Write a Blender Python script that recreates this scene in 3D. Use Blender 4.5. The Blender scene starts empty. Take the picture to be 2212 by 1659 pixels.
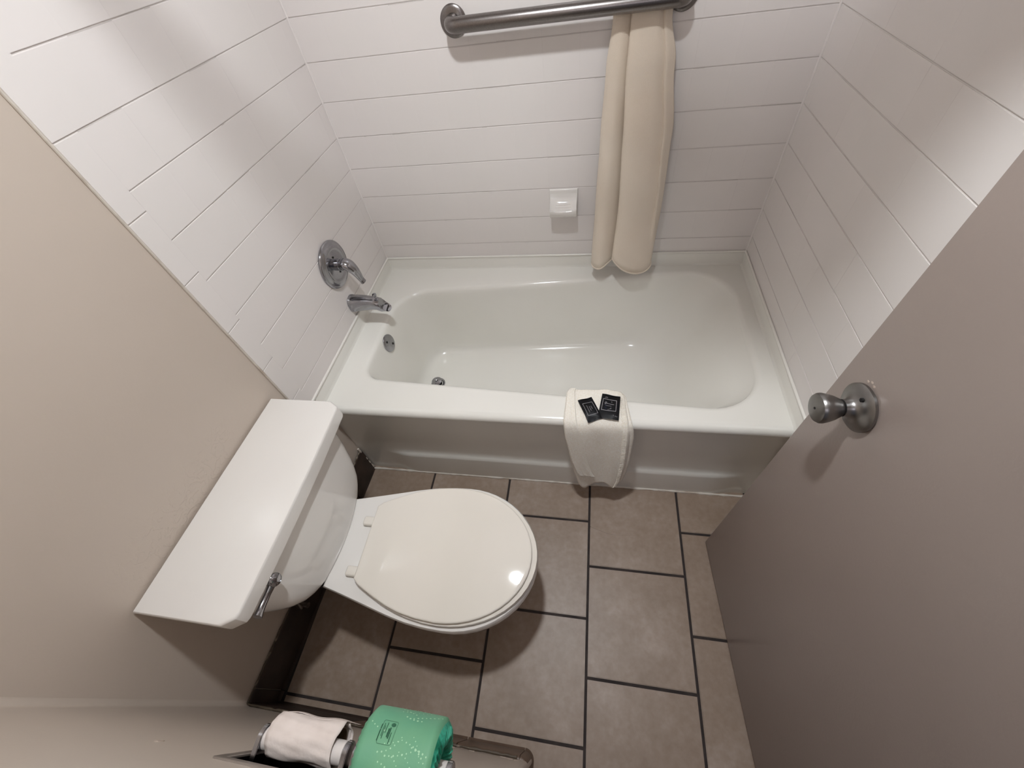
import bpy, bmesh, math, random
from mathutils import Vector, Matrix
random.seed(7)
C = bpy.context.scene.collection
sc = bpy.context.scene

# ---------------------------------------------------------------- camera
cam_d = bpy.data.cameras.new('camera'); cam = bpy.data.objects.new('camera', cam_d); C.objects.link(cam)
cam_d.sensor_width = 36.0; cam_d.sensor_fit = 'HORIZONTAL'
cam_d.lens = 881.276 / 2212 * 36.0; cam_d.clip_start = 0.01
cam.matrix_world = Matrix(((0.98417289, -0.03466083, 0.17378821, 0.91124045),
                           (0.13380808, 0.78832065, -0.60053805, -0.70156997),
                           (-0.11618568, 0.61428754, 0.78048171, 1.57688327),
                           (0, 0, 0, 1)))
sc.camera = cam
# ---------------------------------------------------------------- world / exposure
w = bpy.data.worlds.new('world'); sc.world = w; w.use_nodes = True
w.node_tree.nodes['Background'].inputs[0].default_value = (0.86, 0.86, 0.98, 1)
w.node_tree.nodes['Background'].inputs[1].default_value = 0.14
vs = sc.view_settings
vs.view_transform = 'Standard'; vs.look = 'None'; vs.gamma = 1.0; vs.use_curve_mapping = False
vs.exposure = 0.0
LAMP = (0.78, -0.17, 2.385)
LAMP_STRENGTH = 745.0
# vanity light of the next room, shining in through the doorway behind the camera
ld = bpy.data.lights.new('vanity_lamp', 'AREA'); ld.shape = 'RECTANGLE'; ld.size = 0.7; ld.size_y = 0.25
ld.energy = 2.5; ld.color = (0.93, 0.90, 1.0)
lo = bpy.data.objects.new('vanity_lamp', ld); C.objects.link(lo); lo.location = (0.95, -1.55, 2.0)
lo.rotation_euler = (Vector((0.75, 0.6, 0.9)) - lo.location).to_track_quat('-Z', 'Y').to_euler()

# ---------------------------------------------------------------- helpers
def srgb(r, g, b):
    f = lambda c: (c/255/12.92) if c/255 <= 0.04045 else ((c/255+0.055)/1.055)**2.4
    return (f(r), f(g), f(b), 1)

def mat(name, col, rough=0.5, metal=0.0, col2=None, nscale=6.0, bump=0.0, bscale=60.0, coat=0.0,
        detail=4.0, spec=0.5, ramp=(0.35, 0.65), emis=None, estr=0.0, sheen=0.0, sss=0.0, rough2=None):
    m = bpy.data.materials.new(name); m.use_nodes = True
    nt = m.node_tree; N = nt.nodes; L = nt.links; p = N['Principled BSDF']
    p.inputs['Base Color'].default_value = col; p.inputs['Roughness'].default_value = rough
    p.inputs['Metallic'].default_value = metal; p.inputs['Specular IOR Level'].default_value = spec
    if coat: p.inputs['Coat Weight'].default_value = coat; p.inputs['Coat Roughness'].default_value = 0.05
    if sheen: p.inputs['Sheen Weight'].default_value = sheen
    tc = N.new('ShaderNodeTexCoord')
    geo = N.new('ShaderNodeNewGeometry')
    if col2 is not None:
        n = N.new('ShaderNodeTexNoise'); n.inputs['Scale'].default_value = nscale; n.inputs['Detail'].default_value = detail
        r = N.new('ShaderNodeValToRGB'); r.color_ramp.elements[0].position = ramp[0]; r.color_ramp.elements[1].position = ramp[1]
        r.color_ramp.elements[0].color = col; r.color_ramp.elements[1].color = col2
        L.new(geo.outputs['Position'], n.inputs['Vector']); L.new(n.outputs['Fac'], r.inputs['Fac']); L.new(r.outputs['Color'], p.inputs['Base Color'])
        if rough2 is not None:
            mr = N.new('ShaderNodeMapRange'); mr.inputs['To Min'].default_value = rough; mr.inputs['To Max'].default_value = rough2
            L.new(n.outputs['Fac'], mr.inputs['Value']); L.new(mr.outputs['Result'], p.inputs['Roughness'])
    if bump:
        n2 = N.new('ShaderNodeTexNoise'); n2.inputs['Scale'].default_value = bscale; n2.inputs['Detail'].default_value = 3
        b = N.new('ShaderNodeBump'); b.inputs['Strength'].default_value = bump; b.inputs['Distance'].default_value = 0.002
        L.new(geo.outputs['Position'], n2.inputs['Vector']); L.new(n2.outputs['Fac'], b.inputs['Height']); L.new(b.outputs['Normal'], p.inputs['Normal'])
    if emis is not None:
        p.inputs['Emission Color'].default_value = emis; p.inputs['Emission Strength'].default_value = estr
    return m

def smooth(me, angle=40):
    for p in me.polygons: p.use_smooth = True
    try: me.set_sharp_from_angle(angle=math.radians(angle))
    except Exception: pass

def obj(name, bm, m, parent=None, sm=True, angle=40):
    me = bpy.data.meshes.new(name)
    bmesh.ops.recalc_face_normals(bm, faces=bm.faces[:])
    bm.to_mesh(me); bm.free()
    if m is not None: me.materials.append(m)
    if sm: smooth(me, angle)
    o = bpy.data.objects.new(name, me); C.objects.link(o)
    if parent is not None: o.parent = parent
    return o

def empty(name, label, cat, loc=(0, 0, 0), group=None):
    o = bpy.data.objects.new(name, None); C.objects.link(o); o.location = loc; o.empty_display_size = 0.02
    o['label'] = label; o['category'] = cat
    if group: o['group'] = group
    return o

def put(o, parent):
    """parent to an empty that sits at its base while keeping world-coordinate geometry"""
    o.parent = parent; o.matrix_parent_inverse = Matrix.Translation(-Vector(parent.location)); return o

def tag(o, label, cat, group=None):
    o['label'] = label; o['category'] = cat
    if group: o['group'] = group
    return o

def struct(o): o['kind'] = 'structure'; return o

def add_box(bm, lo, hi, bevel=0.0, segs=2):
    r = bmesh.ops.create_cube(bm, size=1.0); vs_ = r['verts']
    for v in vs_:
        v.co = Vector([lo[i] + (v.co[i] + 0.5) * (hi[i] - lo[i]) for i in range(3)])
    if bevel:
        es = list({e for v in vs_ for e in v.link_edges})
        bmesh.ops.bevel(bm, geom=es, offset=bevel, segments=segs, affect='EDGES', profile=0.5)
    return bm

def box(lo, hi, bevel=0.0, segs=2): return add_box(bmesh.new(), lo, hi, bevel, segs)

def frame(axis):
    z = Vector(axis).normalized(); x = z.orthogonal().normalized(); y = z.cross(x); return x, y, z

def add_lathe(bm, prof, origin=(0, 0, 0), axis=(0, 0, 1), n=40, caps=True):
    """prof: [(r, h)] along axis"""
    X, Y, Z = frame(axis); O = Vector(origin); rings = []
    for r, h in prof:
        if r < 1e-6: rings.append([bm.verts.new(O + Z*h)])
        else: rings.append([bm.verts.new(O + Z*h + X*r*math.cos(2*math.pi*i/n) + Y*r*math.sin(2*math.pi*i/n)) for i in range(n)])
    skin(bm, rings)
    if caps:
        for rg in (rings[0], rings[-1]):
            if len(rg) > 2: bm.faces.new(rg)
    return bm

def skin(bm, rings):
    for a, b in zip(rings[:-1], rings[1:]):
        if len(a) == 1 and len(b) == 1: continue
        n = max(len(a), len(b))
        for i in range(n):
            j = (i+1) % n
            if len(a) == 1: bm.faces.new((a[0], b[j], b[i]))
            elif len(b) == 1: bm.faces.new((a[i], a[j], b[0]))
            else: bm.faces.new((a[i], a[j], b[j], b[i]))

def add_loft(bm, loops, cap0=True, cap1=True):
    rings = [[bm.verts.new(Vector(p)) for p in l] for l in loops]
    skin(bm, rings)
    if cap0: bm.faces.new(rings[0])
    if cap1: bm.faces.new(rings[-1])
    return bm

def add_tube(bm, pts, rad, n=16, up=None, flat=1.0):
    """rad float or list; flat squashes across"""
    pts = [Vector(p) for p in pts]; rings = []
    prev = None
    for i, p in enumerate(pts):
        t = (pts[min(i+1, len(pts)-1)] - pts[max(i-1, 0)]).normalized()
        if prev is None:
            x = (Vector(up) - t*Vector(up).dot(t)).normalized() if up is not None else t.orthogonal().normalized()
        else: x = (prev - t*prev.dot(t)).normalized()
        prev = x; y = t.cross(x); r = rad[i] if isinstance(rad, (list, tuple)) else rad
        rings.append([p + x*r*math.cos(2*math.pi*k/n) + y*r*flat*math.sin(2*math.pi*k/n) for k in range(n)])
    return add_loft(bm, rings)

def spline(pts, per=6, closed=False):
    pts = [Vector(p) for p in pts]; out = []; n = len(pts)
    g = (lambda i: pts[i % n]) if closed else (lambda i: pts[max(0, min(n-1, i))])
    for i in range(n if closed else n-1):
        p0, p1, p2, p3 = g(i-1), g(i), g(i+1), g(i+2)
        for k in range(per):
            t = k/per
            out.append(0.5*((2*p1) + (-p0+p2)*t + (2*p0-5*p1+4*p2-p3)*t*t + (-p0+3*p1-3*p2+p3)*t**3))
    if not closed: out.append(pts[-1])
    return out

def interp(tab, x):
    if x <= tab[0][0]: return tab[0][1]
    for (a, b), (c, d) in zip(tab[:-1], tab[1:]):
        if x <= c:
            t = (x-a)/(c-a); return b + (d-b)*t
    return tab[-1][1]

# ---------------------------------------------------------------- materials
M = {}
M['tile'] = mat('glazed_white_tile', srgb(235, 229, 227), 0.26, col2=srgb(233, 228, 225), nscale=3, bump=0.05, bscale=25, spec=0.45)
M['grout_w'] = mat('white_grout', srgb(206, 200, 197), 0.6, col2=srgb(196, 190, 186), nscale=20)
M['tub'] = mat('tub_enamel', srgb(240, 238, 232), 0.16, col2=srgb(237, 235, 228), nscale=2.5, spec=0.5, coat=0.3)
M['apron'] = M['tub']
M['porc'] = mat('porcelain', srgb(237, 234, 230), 0.10, col2=srgb(234, 230, 226), nscale=4, spec=0.5, coat=0.4)
M['seat'] = mat('seat_plastic', srgb(237, 231, 222), 0.05, col2=srgb(234, 228, 218), nscale=3, spec=0.5)
M['caulk'] = mat('caulk', srgb(214, 206, 196), 0.5, col2=srgb(170, 155, 140), nscale=14, ramp=(0.5, 0.75), bump=0.3, bscale=90)
M['caulk_d'] = mat('dirty_caulk', srgb(84, 72, 58), 0.6, col2=srgb(168, 156, 140), nscale=22, ramp=(0.54, 0.66), bump=0.4, bscale=90)
M['chrome'] = mat('chrome', srgb(172, 172, 176), 0.09, 1.0, col2=srgb(158, 158, 163), nscale=30, rough2=0.17)
M['brushed'] = mat('brushed_steel', srgb(132, 127, 125), 0.27, 1.0, col2=srgb(124, 119, 117), nscale=300, rough2=0.31)
M['knob'] = mat('satin_nickel', srgb(150, 148, 147), 0.30, 1.0, col2=srgb(136, 134, 132), nscale=25, rough2=0.36)
M['dark'] = mat('dark_hole', srgb(14, 13, 13), 0.6, col2=srgb(20, 18, 18), nscale=40)
M['door'] = mat('door_paint', srgb(158, 145, 138), 0.36, col2=srgb(154, 141, 134), nscale=3, bump=0.12, bscale=180)
M['towel'] = mat('bath_towel_cloth', srgb(234, 222, 206), 0.95, col2=srgb(229, 214, 196), nscale=5, bump=0.5, bscale=600, sheen=0.2)
M['terry'] = mat('terry_cloth', srgb(253, 249, 240), 0.95, col2=srgb(244, 236, 222), nscale=260, bump=0.7, bscale=420)
M['packet'] = mat('black_packet_foil', srgb(3, 3, 6), 0.42, col2=srgb(6, 8, 16), nscale=40, spec=0.25)
M['print'] = mat('pale_print', srgb(175, 172, 176), 0.5, col2=srgb(160, 158, 162), nscale=60)
M['print_blue'] = mat('navy_print', srgb(30, 40, 62), 0.5, col2=srgb(24, 32, 54), nscale=60)
M['paper'] = mat('tissue_paper', srgb(226, 214, 208), 0.95, col2=srgb(218, 205, 198), nscale=30, bump=1.0, bscale=45)
M['card'] = mat('cardboard', srgb(122, 96, 74), 0.9, col2=srgb(100, 78, 60), nscale=60)
M['white_plastic'] = mat('white_plastic', srgb(224, 216, 212), 0.35, col2=srgb(218, 210, 206), nscale=20)
M['green'] = mat('green_wrap', srgb(98, 160, 128), 0.55, col2=srgb(110, 166, 128), nscale=12, bump=0.2, bscale=60)
M['teal'] = mat('teal_wrap_end', srgb(70, 185, 155), 0.4, col2=srgb(28, 120, 92), nscale=60, ramp=(0.4, 0.6))
M['dot'] = mat('pale_green_print', srgb(170, 214, 178), 0.55, col2=srgb(160, 206, 168), nscale=60)
M['stamp'] = mat('dark_green_print', srgb(38, 92, 66), 0.55, col2=srgb(44, 100, 72), nscale=60)
M['nickel_frame'] = mat('recess_metal', srgb(150, 140, 132), 0.4, 0.3, col2=srgb(128, 118, 110), nscale=20)
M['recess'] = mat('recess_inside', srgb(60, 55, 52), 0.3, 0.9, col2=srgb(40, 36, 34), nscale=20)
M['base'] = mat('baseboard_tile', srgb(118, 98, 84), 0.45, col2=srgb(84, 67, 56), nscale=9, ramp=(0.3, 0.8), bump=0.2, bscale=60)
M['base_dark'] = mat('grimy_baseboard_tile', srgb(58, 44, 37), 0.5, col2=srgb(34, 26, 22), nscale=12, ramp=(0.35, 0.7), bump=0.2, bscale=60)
M['groutd'] = mat('dark_grout', srgb(42, 35, 34), 0.85, col2=srgb(60, 51, 48), nscale=18, bump=0.5, bscale=200)
M['ceil'] = mat('ceiling_paint', srgb(225, 218, 212), 0.8, col2=srgb(221, 214, 208), nscale=4)
M['hall'] = mat('hall_paint', srgb(196, 182, 172), 0.7, col2=srgb(190, 176, 166), nscale=4)
M['bulb'] = mat('lit_bulb', (1, 1, 1, 1), 0.4, emis=(0.915, 0.955, 0.985, 1), estr=LAMP_STRENGTH)
M['curtain'] = mat('curtain_cloth', srgb(225, 222, 216), 0.85, col2=srgb(218, 214, 208), nscale=10)
M['chip'] = mat('bare_paint_chip', srgb(205, 190, 178), 0.7, col2=srgb(190, 172, 160), nscale=60)
M['rubber'] = mat('black_rubber', srgb(12, 11, 11), 0.5, col2=srgb(20, 18, 17), nscale=30)

# floor tile: mottled grey-brown ceramic
def floor_mat():
    m = bpy.data.materials.new('floor_tile'); m.use_nodes = True; nt = m.node_tree; N = nt.nodes; L = nt.links
    p = N['Principled BSDF']; geo = N.new('ShaderNodeNewGeometry'); oi = N.new('ShaderNodeObjectInfo')
    off = N.new('ShaderNodeVectorMath'); off.operation = 'SCALE'; off.inputs['Scale'].default_value = 7.0
    cmb = N.new('ShaderNodeCombineXYZ'); L.new(oi.outputs['Random'], cmb.inputs[2]); L.new(cmb.outputs[0], off.inputs[0])
    add = N.new('ShaderNodeVectorMath'); L.new(geo.outputs['Position'], add.inputs[0]); L.new(off.outputs[0], add.inputs[1])
    n1 = N.new('ShaderNodeTexNoise'); n1.inputs['Scale'].default_value = 5; n1.inputs['Detail'].default_value = 9; n1.inputs['Roughness'].default_value = 0.62
    n2 = N.new('ShaderNodeTexNoise'); n2.inputs['Scale'].default_value = 55; n2.inputs['Detail'].default_value = 6
    L.new(add.outputs[0], n1.inputs['Vector']); L.new(add.outputs[0], n2.inputs['Vector'])
    r1 = N.new('ShaderNodeValToRGB'); e = r1.color_ramp.elements
    e[0].position = 0.3; e[0].color = srgb(146, 127, 111); e[1].position = 0.75; e[1].color = srgb(176, 160, 148)
    x = e.new(0.52); x.color = srgb(158, 140, 125)
    r2 = N.new('ShaderNodeValToRGB'); r2.color_ramp.elements[0].position = 0.35; r2.color_ramp.elements[0].color = srgb(240, 236, 232)
    r2.color_ramp.elements[1].position = 0.7; r2.color_ramp.elements[1].color = (1, 1, 1, 1)
    mx = N.new('ShaderNodeMixRGB'); mx.blend_type = 'MULTIPLY'; mx.inputs[0].default_value = 1
    L.new(n1.outputs['Fac'], r1.inputs['Fac']); L.new(n2.outputs['Fac'], r2.inputs['Fac'])
    L.new(r1.outputs[0], mx.inputs[1]); L.new(r2.outputs[0], mx.inputs[2]); L.new(mx.outputs[0], p.inputs['Base Color'])
    p.inputs['Roughness'].default_value = 0.42
    b = N.new('ShaderNodeBump'); b.inputs['Strength'].default_value = 0.15; b.inputs['Distance'].default_value = 0.002
    L.new(n1.outputs['Fac'], b.inputs['Height']); L.new(b.outputs['Normal'], p.inputs['Normal'])
    return m
M['floor'] = floor_mat()

# painted plaster: broad undulation plus scabbed patches where paint has blistered behind the tank
def plaster_mat():
    m = bpy.data.materials.new('wall_paint'); m.use_nodes = True; nt = m.node_tree; N = nt.nodes; L = nt.links
    p = N['Principled BSDF']; geo = N.new('ShaderNodeNewGeometry')
    n1 = N.new('ShaderNodeTexNoise'); n1.inputs['Scale'].default_value = 2.2; n1.inputs['Detail'].default_value = 3
    r1 = N.new('ShaderNodeValToRGB'); r1.color_ramp.elements[0].color = srgb(207, 194, 182); r1.color_ramp.elements[1].color = srgb(201, 188, 176)
    L.new(geo.outputs['Position'], n1.inputs['Vector']); L.new(n1.outputs['Fac'], r1.inputs['Fac']); L.new(r1.outputs[0], p.inputs['Base Color'])
    p.inputs['Roughness'].default_value = 0.38
    sep = N.new('ShaderNodeSeparateXYZ'); L.new(geo.outputs['Position'], sep.inputs[0])
    def mr(src, a, b, c, d):
        x = N.new('ShaderNodeMapRange'); x.interpolation_type = 'SMOOTHSTEP'
        for k, v in zip(('From Min', 'From Max', 'To Min', 'To Max'), (a, b, c, d)): x.inputs[k].default_value = v
        L.new(src, x.inputs['Value']); return x.outputs['Result']
    def mul(a, b):
        x = N.new('ShaderNodeMath'); x.operation = 'MULTIPLY'; L.new(a, x.inputs[0]); L.new(b, x.inputs[1]); return x.outputs[0]
    mask = mul(mul(mr(sep.outputs[2], 0.83, 0.73, 0, 1), mr(sep.outputs[1], -0.66, -0.52, 0, 1)), mr(sep.outputs[1], -0.2, -0.28, 0, 1))
    n2 = N.new('ShaderNodeTexNoise'); n2.inputs['Scale'].default_value = 38; n2.inputs['Detail'].default_value = 6; n2.inputs['Distortion'].default_value = 1.2
    L.new(geo.outputs['Position'], n2.inputs['Vector'])
    rr = N.new('ShaderNodeValToRGB'); rr.color_ramp.elements[0].position = 0.5; rr.color_ramp.elements[1].position = 0.54
    L.new(n2.outputs['Fac'], rr.inputs['Fac'])
    scab = mul(rr.outputs[0], mask)
    n3 = N.new('ShaderNodeTexNoise'); n3.inputs['Scale'].default_value = 160; n3.inputs['Detail'].default_value = 2
    L.new(geo.outputs['Position'], n3.inputs['Vector'])
    b1 = N.new('ShaderNodeBump'); b1.inputs['Strength'].default_value = 0.12; b1.inputs['Distance'].default_value = 0.001; L.new(n3.outputs['Fac'], b1.inputs['Height'])
    b2 = N.new('ShaderNodeBump'); b2.inputs['Strength'].default_value = 0.4; b2.inputs['Distance'].default_value = 0.0015
    L.new(scab, b2.inputs['Height']); L.new(b1.outputs[0], b2.inputs['Normal'])
    b3 = N.new('ShaderNodeBump'); b3.inputs['Strength'].default_value = 0.5; b3.inputs['Distance'].default_value = 0.006
    L.new(n1.outputs['Fac'], b3.inputs['Height']); L.new(b2.outputs[0], b3.inputs['Normal']); L.new(b3.outputs[0], p.inputs['Normal'])
    return m
M['plaster'] = plaster_mat()

# ================================================================ SETTING
LX, WY, S, Z0 = 1.524, 0.8031, 0.1106, 0.6005      # alcove length, back wall, tile pitch, lowest joint
YF, YE = -0.062, -0.008                           # front of tiled surround, start of edge tiles
YN = -0.832                                       # near wall face
HC = 2.44
T = 0.007                                         # tile thickness

def wx(y): return -0.006 + 0.031*(y+0.06)/0.77    # the painted wall drifts out of square

# backing walls
bm = bmesh.new()
lo_ = [(-0.13, -2.6, 0), (-0.13, WY+0.12, 0), (-T-0.0005, WY+0.12, 0), (-T-0.0005, YF+0.001, 0), (wx(YF)+0.0, YF, 0), (wx(YN), YN, 0), (wx(YN), -2.6, 0)]
add_loft(bm, [lo_, [(a, b, HC) for a, b, _ in lo_]])
wall_left = struct(obj('wall_left', bm, M['plaster'], sm=False))
wall_back = struct(obj('wall_back', box((-T-0.0005, WY+T+0.0005, 0), (LX+T+0.0005, WY+0.12, HC)), M['grout_w'], sm=False))
wall_right = struct(obj('wall_right', box((LX+T+0.0005, -1.02, 0), (LX+0.12, WY+0.12, HC)), M['plaster'], sm=False))
ceiling = struct(obj('ceiling', box((-0.13, -2.6, HC), (2.6, WY+0.12, HC+0.08)), M['ceil'], sm=False))

# grout bed behind the left tiles
obj('grout_bed', box((-T-0.0008, YF, 0.48), (-T+0.0055, WY, 2.05)), M['grout_w'], wall_left, sm=False)
obj('grout_bed', box((-T, WY+T-0.0055, 0.48), (LX+T, WY+T+0.0008, 2.05)), M['grout_w'], wall_back, sm=False)
obj('grout_bed', box((LX+T-0.0055, YF, 0.48), (LX+T+0.0008, WY, 2.05)), M['grout_w'], wall_right, sm=False)

def tile_mesh(w_, h_, bev=0.0013):
    """tile in local coordinates: face towards +Z of thickness T; pillowed edge only on long joints"""
    bm = box((0, 0, 0), (w_, h_, T))
    for e in [e for e in bm.edges if all(abs(v.co.z - T) < 1e-6 for v in e.verts) and abs(e.verts[0].co.y - e.verts[1].co.y) < 1e-6]:
        pass
    es = [e for e in bm.edges if all(abs(v.co.z - T) < 1e-6 for v in e.verts) and abs(e.verts[0].co.y - e.verts[1].co.y) < 1e-6]
    bmesh.ops.bevel(bm, geom=es, offset=bev, segments=2, affect='EDGES')
    me = bpy.data.meshes.new('tile'); bmesh.ops.recalc_face_normals(bm, faces=bm.faces[:]); bm.to_mesh(me); bm.free()
    me.materials.append(M['tile']); smooth(me, 50); return me

cache = {}
def get_tile(w_, h_):
    k = (round(w_, 4), round(h_, 4))
    if k not in cache: cache[k] = tile_mesh(*k)
    return cache[k]

SC = 0.1088; VG, HG = 0.00005, 0.0007              # joint half widths
BACK = Matrix(((1, 0, 0), (0, 0, -1), (0, 1, 0))).to_4x4()       # local x->x, y->z, z->-y
LEFT = Matrix(((0, 0, 1), (1, 0, 0), (0, 1, 0))).to_4x4()        # x->y, y->z, z->x
RIGHT = Matrix(((0, 0, -1), (1, 0, 0), (0, 1, 0))).to_4x4()      # x->y, y->z, z->-x
def lay(parent, basis, origin, a0, a1, z0, z1, name='tile'):
    """a = coordinate along wall"""
    me = get_tile(a1-a0-2*VG, z1-z0-2*HG)
    o = bpy.data.objects.new(name, me); C.objects.link(o); o.parent = parent
    jit = random.uniform(-0.00015, 0.00005)
    tilt = Matrix.Rotation(random.uniform(-1, 1)*0.0012, 4, 'X') @ Matrix.Rotation(random.uniform(-1, 1)*0.0007, 4, 'Y')
    o.matrix_local = Matrix.Translation(origin(a0+VG, z0+HG, jit)) @ basis @ tilt
    return o
FL_TOP = 0.5366
XA = 0.8659
colx = [0.0] + [XA + k*SC for k in range(-7, 7) if 0.03 < XA + k*SC < LX-0.02] + [LX]
coly = [YE] + [0.3215 + k*SC for k in range(-3, 5) if YE+0.02 < 0.3215 + k*SC < WY-0.02] + [WY]
NR = 8                                             # rows of single tiles; they leave the frame above
rows = [FL_TOP-0.004] + [Z0 + k*S for k in range(0, NR+2)]
ob = lambda a, z, j: Vector((a, WY+T-j, z))
ol = lambda a, z, j: Vector((-T+j, a, z))
orr = lambda a, z, j: Vector((LX+T-j, a, z))
SOAPX = (XA-SC, XA)
for z0, z1 in zip(rows[:-1], rows[1:]):
    for a0, a1 in zip(colx[:-1], colx[1:]): lay(wall_back, BACK, ob, a0, a1, z0, z1)
    for a0, a1 in zip(coly[:-1], coly[1:]):
        lay(wall_left, LEFT, ol, a0, a1, z0, z1); lay(wall_right, RIGHT, orr, a0, a1, z0, z1)
# edge tiles, six inches tall, beside the field tiles
eb = [FL_TOP-0.004] + [0.612+0.1525*k for k in range(0, 7)] + [1.6845]
for z0, z1 in zip(eb[:-1], eb[1:]):
    lay(wall_left, LEFT, ol, YF, YE, z0, z1, 'edge_tile'); lay(wall_right, RIGHT, orr, YF, YE, z0, z1, 'edge_tile')
# above the frame
ztop = rows[-1]
obj('upper_tiling', box((-T, YF, ztop+HG), (0, WY, 2.05), 0.001, 1), M['tile'], wall_left, sm=False)
obj('upper_tiling', box((-T, WY, ztop+HG), (LX+T, WY+T, 2.05), 0.001, 1), M['tile'], wall_back, sm=False)
obj('upper_tiling', box((LX, YF, ztop+HG), (LX+T, WY, 2.05), 0.001, 1), M['tile'], wall_right, sm=False)
# edge bead where tile meets paint
obj('edge_bead', add_tube(bmesh.new(), [(-0.004, YF-0.001, 0.0), (-0.004, YF-0.001, 2.05)], 0.0035, 8), M['caulk'], wall_left)
for xx, yy, p_ in ((0.001, WY-0.001, wall_left), (LX-0.001, WY-0.001, wall_right)):
    obj('corner_caulk', add_tube(bmesh.new(), [(xx, yy, 0.53), (xx, yy, 2.05)], 0.004, 8), M['tile'], p_)

# near wall with the recess for the paper holder
RX0, RX1, RZ0, RZ1 = 0.412, 0.765, 0.690, 0.822
XE = 0.793
bm = bmesh.new()
add_box(bm, (-0.13, YN-0.115, 0), (XE, YN, RZ0)); add_box(bm, (-0.13, YN-0.115, RZ1), (XE, YN, HC))
add_box(bm, (-0.13, YN-0.115, RZ0), (RX0, YN, RZ1)); add_box(bm, (RX1, YN-0.115, RZ0), (XE, YN, RZ1))
add_box(bm, (RX0, YN-0.115, RZ0), (RX1, YN-0.06, RZ1))
add_lathe(bm, [(0.012, 0), (0.012, HC)], (XE-0.002, YN-0.012, 0), (0, 0, 1), 20)
wall_front = struct(obj('wall_front', bm, M['plaster'], angle=30))

# wall above and beside the doorway, and a plain room beyond it
bm = bmesh.new(); add_box(bm, (XE, YN-0.115, 2.06), (LX+0.12, YN, HC)); add_box(bm, (1.455, -1.02, 0), (LX+T, -0.93, 2.06))
struct(obj('wall_doorway', bm, M['plaster'], sm=False))

# floor: grout bed and one slab per tile
floor = struct(obj('floor', box((-0.13, -2.6, -0.08), (2.6, WY+0.12, -0.0035)), M['groutd'], sm=False))
VX = [0.2912 + 0.3289*c for c in range(-1, 6)]
yc = {-1: -0.462, 0: -0.629, 1: -0.467, 2: -0.629, 3: -0.478, 4: -0.62, 5: -0.47}
G = 0.0042
def floor_tile(x0, x1, y0, y1):
    bm = box((x0+G, y0+G, -0.006), (x1-G, y1-G, 0.0))
    es = [e for e in bm.edges if all(abs(v.co.z) < 1e-6 for v in e.verts)]
    bmesh.ops.bevel(bm, geom=es, offset=0.0022, segments=2, affect='EDGES')
    o = obj('floor_tile', bm, M['floor'], floor, angle=50)
    o.rotation_euler = (random.uniform(-1, 1)*0.0006, random.uniform(-1, 1)*0.0006, 0)
for i, c in enumerate(range(-1, 5)):
    x0 = max(VX[i], wx(-0.4)+0.004) if c == -1 else VX[i]
    x1 = VX[i+1]
    k0 = yc[c] + 0.3287*2
    ys = [k0 - 0.3287*k for k in range(0, 9)]
    ys = [y for y in ys if y > -2.0]
    ys = [0.06] + [y for y in ys if y < 0.04]
    if c == -1: ys = [0.06, -0.133, -0.462, -0.7965, -0.823]
    for y1, y0 in zip(ys[:-1], ys[1:]):
        xb = min(x1, LX+0.004)
        if xb - x0 > 0.02 and y1-y0 > 0.012: floor_tile(x0, xb, y0, y1)
# hair crack in one tile
bm = bmesh.new()
add_tube(bm, spline([(0.953, -0.158, 0.0), (0.99, -0.170, 0.0), (1.03, -0.180, 0), (1.09, -0.178, 0), (1.15, -0.172, 0), (1.21, -0.170, 0)], 3), 0.0006, 5)
obj('hairline_crack', bm, M['groutd'], floor)

# baseboards: cove tiles about 15 cm tall
BH = 0.148
def base_tile(parent, p0, p1, nrm, h=BH, t=0.009, m='base'):
    """p0,p1 along wall (xy); nrm into room"""
    a = Vector((p0[0], p0[1], 0)); b = Vector((p1[0], p1[1], 0)); n = Vector((nrm[0], nrm[1], 0)).normalized()
    d = (b-a).normalized(); a = a + d*0.0015; b = b - d*0.0015
    prof = [(0.0, 0.0), (t+0.006, 0.0), (t+0.001, 0.006), (t, 0.014), (t, h-0.008), (t-0.003, h-0.002), (t-0.006, h), (0.0, h)]
    loops = [[p + n*o_ + Vector((0, 0, z_)) for o_, z_ in prof] for p in (a, b)]
    return obj('baseboard_tile', add_loft(bmesh.new(), loops), M[m], parent, angle=35)
bl = struct(obj('baseboard_left', box((wx(YN)-0.004, YN, 0.0), (wx(YN)+0.004, YN+0.012, BH-0.004)), M['groutd'], sm=False))
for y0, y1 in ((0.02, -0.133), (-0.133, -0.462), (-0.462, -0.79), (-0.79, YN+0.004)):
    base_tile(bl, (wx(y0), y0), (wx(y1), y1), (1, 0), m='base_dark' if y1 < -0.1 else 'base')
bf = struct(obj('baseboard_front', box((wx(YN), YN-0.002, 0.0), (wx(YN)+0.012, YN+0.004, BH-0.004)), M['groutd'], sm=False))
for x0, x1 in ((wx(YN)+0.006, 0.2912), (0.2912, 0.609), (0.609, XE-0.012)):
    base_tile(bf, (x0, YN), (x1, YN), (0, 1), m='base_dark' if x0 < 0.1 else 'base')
# rounded corner piece and return
pts = []
for k in range(7):
    a = math.pi/2 * (1 - k/6); pts.append((XE-0.012 + 0.012*math.cos(a), YN-0.012 + 0.012*math.sin(a), math.cos(a), math.sin(a)))
pts.append((XE+0.0, YN-0.11, 1, 0))
prof = [(0.0, 0.0), (0.015, 0.0), (0.010, 0.006), (0.009, 0.014), (0.009, BH-0.008), (0.006, BH-0.002), (0.003, BH), (0.0, BH)]
loops = [[Vector((x_+nx*o_, y_+ny*o_, z_)) for o_, z_ in prof] for x_, y_, nx, ny in pts]
obj('baseboard_tile', add_loft(bmesh.new(), loops), M['base'], bf, angle=35)
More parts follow.
